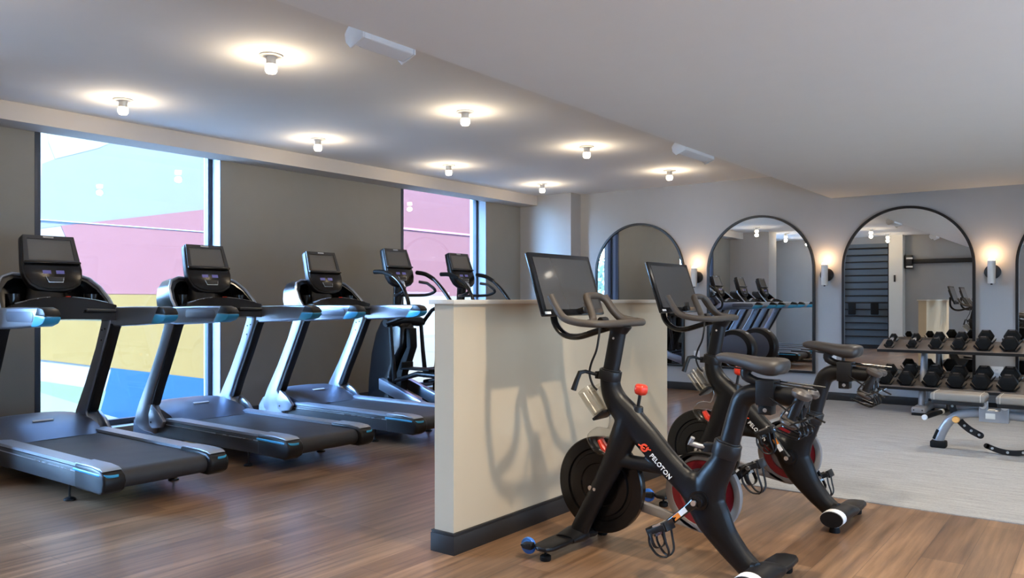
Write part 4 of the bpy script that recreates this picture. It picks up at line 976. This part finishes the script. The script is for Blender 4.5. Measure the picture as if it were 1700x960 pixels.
# ---------------------------------------------------------------- dumbbell rack
rk = empty('dumbbell_rack', (-1.05, 9.35, 0), 'two tier grey dumbbell rack on the carpet against the mirrored wall', 'dumbbell rack')
roff = (-1.05, 9.35, 0)
SL = math.atan2(0.085, 0.30)
def shelf(x0, x1, yf, zf, nm):
    M = Matrix.Translation((0, yf, zf)) @ Matrix.Rotation(SL, 4, 'X')
    m = MB().box(x0, x1, 0, 0.335, -0.004, 0.0).box(x0, x1, -0.006, 0.004, -0.030, 0.002).box(x0, x1, 0.331, 0.337, -0.030, 0.002); m.xf(0, M)
    sh = m.build(nm, M_SHELF, rk, roff, bevel=0.001)
    m = MB().box(x0, x1, -0.0085, -0.006, -0.030, -0.0); m.xf(0, M); m.build('front_edge', M_BLK, sh, roff)
    return M
MT = shelf(-2.03, -0.08, 9.185, 0.672, 'upper_shelf'); ML = shelf(-2.13, 0.02, 9.10, 0.288, 'lower_shelf')
for x in (-1.61, -0.48):
    m = MB().tube([(x, 9.22, 0.09), (x, 9.30, 0.35), (x, 9.42, 0.70)], 0.036, 16, side=(1, 0, 0), r2=0.030); m.tube([(x, 9.50, 0.09), (x, 9.47, 0.35), (x, 9.46, 0.72)], 0.022, 14)
    lg = m.build('upright', M_STEELP, rk, roff)
    m = MB().prism([(x-0.065, 0.03), (x-0.07, 0.07), (x-0.05, 0.095), (x+0.05, 0.095), (x+0.07, 0.07), (x+0.065, 0.03)], 'y', 9.05, 9.66); m.build('foot', M_STEELP, rk, roff, bevel=0.012)
    for y_ in (9.05, 9.58): MB().box(x-0.06, x+0.06, y_, y_+0.08, 0.006, 0.035).build('foot_pad', M_RUB, rk, roff, bevel=0.004)
    MB().cyl((x-0.04, 9.047, 0.062), (x-0.04, 9.052, 0.062), 0.007, 8).cyl((x+0.04, 9.047, 0.062), (x+0.04, 9.052, 0.062), 0.007, 8).build('bolts', M_BLK, rk, roff)
MB().cyl((-1.60, 9.56, 0.06), (-0.48, 9.56, 0.06), 0.025, 14).build('cross_beam', M_STEELP, rk, roff)
def hexd(name, M, x, yc, r, L, ht, label):
    t = empty(name, tuple((M @ Vector((x, yc, r*0.90+0.012)))), label, 'dumbbell', 'black hexagonal dumbbells on the rack')
    t.rotation_euler = (SL, 0, 0)
    for s in (-1, 1):
        pr = [(0.0, s*(L/2-ht)), (r*0.80, s*(L/2-ht)), (r, s*(L/2-ht*0.75)), (r, s*(L/2-ht*0.2)), (r*0.82, s*(L/2)), (0.0, s*L/2)]
        hd = MB().lathe(pr, (0, 0, 0), (Vector((0, 1, 0)), Vector((1, 0, 0)), Vector((0, 0, 1))), 6).build('hex_head', M_RUB, t, bevel=0.003, sharp=30)
        m = MB().box(-r*0.30, r*0.30, s*(L/2-ht*0.52)-ht*0.17, s*(L/2-ht*0.52)+ht*0.17, r*0.866-0.001, r*0.866+0.0012); m.build('number_plate', M_DGRIP, hd)
    MB().lathe([(0.0, -(L/2-ht)), (0.015, -(L/2-ht)), (0.0195, -0.02), (0.0195, 0.02), (0.015, L/2-ht), (0.0, L/2-ht)], (0, 0, 0), 'y', 14).build('handle', M_CHR, t)
    for s in (-1, 1):   # saddle cradles belong to the rack
        yy = yc+s*(L/2-ht*0.4)
        m = MB(); q = r*0.95+0.016
        m.prism([(x-q, q*0.62), (x-q*0.55, 0.010), (x-q*0.3, 0.001), (x+q*0.3, 0.001), (x+q*0.55, 0.010), (x+q, q*0.62), (x+q*1.02, q*0.52), (x+q*0.62, 0.000), (x+q*0.3, -0.002), (x-q*0.3, -0.002), (x-q*0.62, 0.000), (x-q*1.02, q*0.52)], 'y', yy-0.022, yy+0.022)
        m.xf(0, M); m.build('cradle', M_BLK, rk, roff)
W_ = ['leftmost', 'second', 'third', 'fourth', 'fifth', 'sixth']
for i, (x, r) in enumerate(zip((-1.918, -1.695, -1.473, -1.264, -1.045, -0.817), (0.040, 0.045, 0.058, 0.061, 0.074, 0.078))):
    hexd('hex_dumbbell', MT, x, 0.17, r, 0.26+i*0.007, 0.055+i*0.005, ('small' if i < 2 else 'medium' if i < 4 else 'large')+' black hex dumbbell on the upper shelf, %s from the left end' % W_[i])
for i, (x, r) in enumerate(zip((-1.933, -1.735, -1.497, -1.275, -1.053, -0.827), (0.072, 0.077, 0.080, 0.082, 0.085, 0.087))):
    hexd('hex_dumbbell', ML, x, 0.17, r, 0.30+i*0.005, 0.085+i*0.003, 'heavy black hex dumbbell on the lower shelf, %s from the left end' % W_[i])

# ---------------------------------------------------------------- bench
bn = empty('weight_bench', (-0.8, 7.22, 0.006), 'taupe padded adjustable bench with a curved grey frame on the carpet', 'weight bench')
bo = (-0.8, 7.22, 0.006); Yb = 7.22
m = MB().tube([(-1.135, Yb, 0.05), (-1.115, Yb, 0.12), (-1.06, Yb, 0.22), (-0.98, Yb, 0.282), (-0.88, Yb, 0.305), (-0.78, Yb, 0.305), (0.0, Yb, 0.285)], [0.040, 0.038, 0.036, 0.036, 0.036, 0.036, 0.036], 18, side=(0, 1, 0), r2=0.03, smooth=4)
fb = m.build('frame_tube', M_STEELP, bn, bo)
MB().box(-1.19, -1.075, Yb-0.05, Yb+0.05, 0.006, 0.062).build('front_foot', M_RUB, bn, bo, bevel=0.012)
MB().box(-0.06, 0.06, Yb-0.25, Yb+0.25, 0.006, 0.06).box(-0.03, 0.03, Yb-0.03, Yb+0.03, 0.05, 0.29).build('rear_foot', M_STEELP, bn, bo, bevel=0.01)
m = MB().prism([(-0.845, 0.245), (-0.845, 0.40), (-0.79, 0.40), (-0.79, 0.335), (-0.70, 0.335), (-0.70, 0.40), (-0.645, 0.40), (-0.645, 0.245)], 'y', Yb-0.045, Yb+0.045); m.build('bracket', M_STEELP, bn, bo, bevel=0.004)
for x in (-0.818, -0.672): MB().lathe([(0.026, 0), (0.026, -0.004), (0.012, -0.006)], (x, Yb-0.046, 0.372), 'y', 18).build('bolt_cap', M_ALU, bn, bo)
MB().box(-0.785, -0.74, Yb-0.040, Yb+0.040, 0.337, 0.341).box(-0.80, -0.735, Yb-0.052, Yb-0.044, 0.272, 0.315).build('label_plate', M_CAP, bn, bo, bevel=0.003)
MB().lathe([(0.0, -0.052), (0.022, -0.052), (0.027, -0.045), (0.027, -0.025), (0.0, -0.025)], (-1.005, Yb, 0.245), 'y', 20).build('adjuster_knob', M_YEL, bn, bo)
MB().cyl((-1.165, Yb-0.02, 0.075), (-1.135, Yb-0.02, 0.15), 0.012, 10).build('lift_handle', M_RUB, bn, bo)
def pad(x0, x1, z, nm):
    m = MB().box(x0, x1, Yb-0.135, Yb+0.135, z, z+0.062); p = m.build(nm, M_PAD, bn, bo, bevel=0.018, segs=3)
    MB().box(x0+0.012, x1-0.012, Yb-0.125, Yb+0.125, z-0.028, z+0.002).build('pad_board', M_BLK, p, bo, bevel=0.003)
    for q in (x0+0.03, x1-0.03): MB().tube([(q, Yb-0.1355, z+0.005), (q, Yb-0.1355, z+0.050), (q, Yb-0.12, z+0.0635), (q, Yb+0.12, z+0.0635), (q, Yb+0.1355, z+0.05), (q, Yb+0.1355, z+0.005)], 0.0018, 6).build('seam', M_CAP, p, bo)
pad(-1.175, -0.795, 0.398, 'seat_pad'); pad(-0.725, 0.10, 0.398, 'back_pad')
def arcplate(pts, y0, nm, w=0.022):
    Q = catmull([(x, 0, z) for x, z in pts], 6); top = []; bot = []
    for i, q in enumerate(Q):
        tt = (Q[min(i+1, len(Q)-1)]-Q[max(i-1, 0)]).normalized(); nn = Vector((-tt.z, 0, tt.x))
        top.append(((q+nn*w).x, (q+nn*w).z)); bot.append(((q-nn*w).x, (q-nn*w).z))
    pl = top+bot[::-1]; n = len(pl); k = len(top)
    m = MB()
    for e in (Q[0], Q[-1]): m.lathe([(0.0, 0.0), (w, 0.0), (w, 0.008), (0.0, 0.008)], (e.x, y0, e.z), 'y', 20)
    vs = [(x, y0, z) for x, z in pl]+[(x, y0+0.008, z) for x, z in pl]
    fs = [(i, i+1, n-2-i, n-1-i) for i in range(k-1)]+[(n+i+1, n+i, n+n-1-i, n+n-2-i) for i in range(k-1)]+[(i, (i+1) % n, n+(i+1) % n, n+i) for i in range(n)]
    m.add(vs, fs); ap = m.build(nm, M_BLK, bn, bo)
    m = MB()
    for i in range(3, len(Q)-1, max(4, len(Q)//6)): m.lathe([(0.0, -0.0015), (0.010, -0.0015), (0.010, 0.002)], (Q[i].x, y0, Q[i].z), 'y', 12)
    m.build('holes', M_CARPET, ap, bo)
arcplate([(-1.045, 0.375), (-1.03, 0.30), (-0.985, 0.225), (-0.92, 0.165), (-0.845, 0.125)], Yb+0.035, 'seat_ladder', 0.026)
arcplate([(-0.79, 0.065), (-0.70, 0.035), (-0.60, 0.030), (-0.50, 0.055), (-0.42, 0.11), (-0.36, 0.20), (-0.33, 0.37)], Yb-0.075, 'back_ladder', 0.020)
m = MB().cyl((-1.225, 7.19, 0.245), (-1.10, 7.50, 0.285), 0.019, 14); hg = m.build('foam_handle', M_RUB, bn, bo)
m = MB().cyl((-1.232, 7.173, 0.243), (-1.225, 7.19, 0.245), 0.021, 14).cyl((-1.145, 7.39, 0.271), (-1.135, 7.414, 0.274), 0.021, 14); m.build('white_collar', M_WHITE, hg, bo)
MB().cyl((-1.11, 7.48, 0.282), (-1.08, 7.33, 0.385), 0.014, 10).build('handle_strut', M_BLK, bn, bo)

# ---------------------------------------------------------------- world, sun, camera
w = bpy.data.worlds.new('sky'); SC.world = w; w.use_nodes = True
nt = w.node_tree; bg = nt.nodes['Background']
tc = nt.nodes.new('ShaderNodeTexCoord'); sx = nt.nodes.new('ShaderNodeSeparateXYZ'); cr = nt.nodes.new('ShaderNodeValToRGB')
nt.links.new(tc.outputs['Generated'], sx.inputs[0]); nt.links.new(sx.outputs['Z'], cr.inputs['Fac'])
cr.color_ramp.elements[0].position = 0.0; cr.color_ramp.elements[0].color = (0.37, 0.65, 1.0, 1)
cr.color_ramp.elements[1].position = 0.7; cr.color_ramp.elements[1].color = (0.22, 0.46, 1.0, 1)
nt.links.new(cr.outputs['Color'], bg.inputs['Color']); 
dp = nt.nodes.new('ShaderNodeVectorMath'); dp.operation = 'DOT_PRODUCT'; gl = Vector((-0.52, -0.84, 0.16)).normalized(); dp.inputs[1].default_value = gl
nt.links.new(tc.outputs['Generated'], dp.inputs[0])
mr = nt.nodes.new('ShaderNodeMapRange'); mr.inputs['From Min'].default_value = 0.55; mr.inputs['From Max'].default_value = 1.0; mr.inputs['To Min'].default_value = 9.0; mr.inputs['To Max'].default_value = 125.0; mr.interpolation_type = 'SMOOTHSTEP'
nt.links.new(dp.outputs['Value'], mr.inputs['Value']); nt.links.new(mr.outputs['Result'], bg.inputs['Strength'])
su = bpy.data.lights.new('sun', 'SUN'); su.energy = 14.0; su.color = (1.0, 0.93, 0.82); su.angle = R(2)
so = bpy.data.objects.new('sun', su); COL.objects.link(so)
so.rotation_euler = Vector((-0.5, 0.1, -0.86)).to_track_quat('-Z', 'Y').to_euler()

cd = bpy.data.cameras.new('camera'); cam = bpy.data.objects.new('camera', cd); COL.objects.link(cam)
cam.location = (0, 0, 1.2); cam.rotation_euler = (R(90), 0, R(37.08))
cd.sensor_width = 36; cd.lens = 1323.0/1700*36; cd.shift_y = 17.5/1700; cd.clip_start = 0.05; cd.clip_end = 200
SC.camera = cam
SC.view_settings.view_transform = 'Standard'; SC.view_settings.look = 'None'; SC.view_settings.gamma = 1.0
SC.view_settings.use_curve_mapping = False; SC.view_settings.exposure = 0.0
cy = SC.cycles
cy.use_denoising = True; cy.max_bounces = 9; cy.diffuse_bounces = 4; cy.glossy_bounces = 6; cy.transparent_max_bounces = 12; cy.transmission_bounces = 6
cy.caustics_reflective = False; cy.caustics_refractive = False; cy.sample_clamp_indirect = 6.0
cy.use_light_tree = True
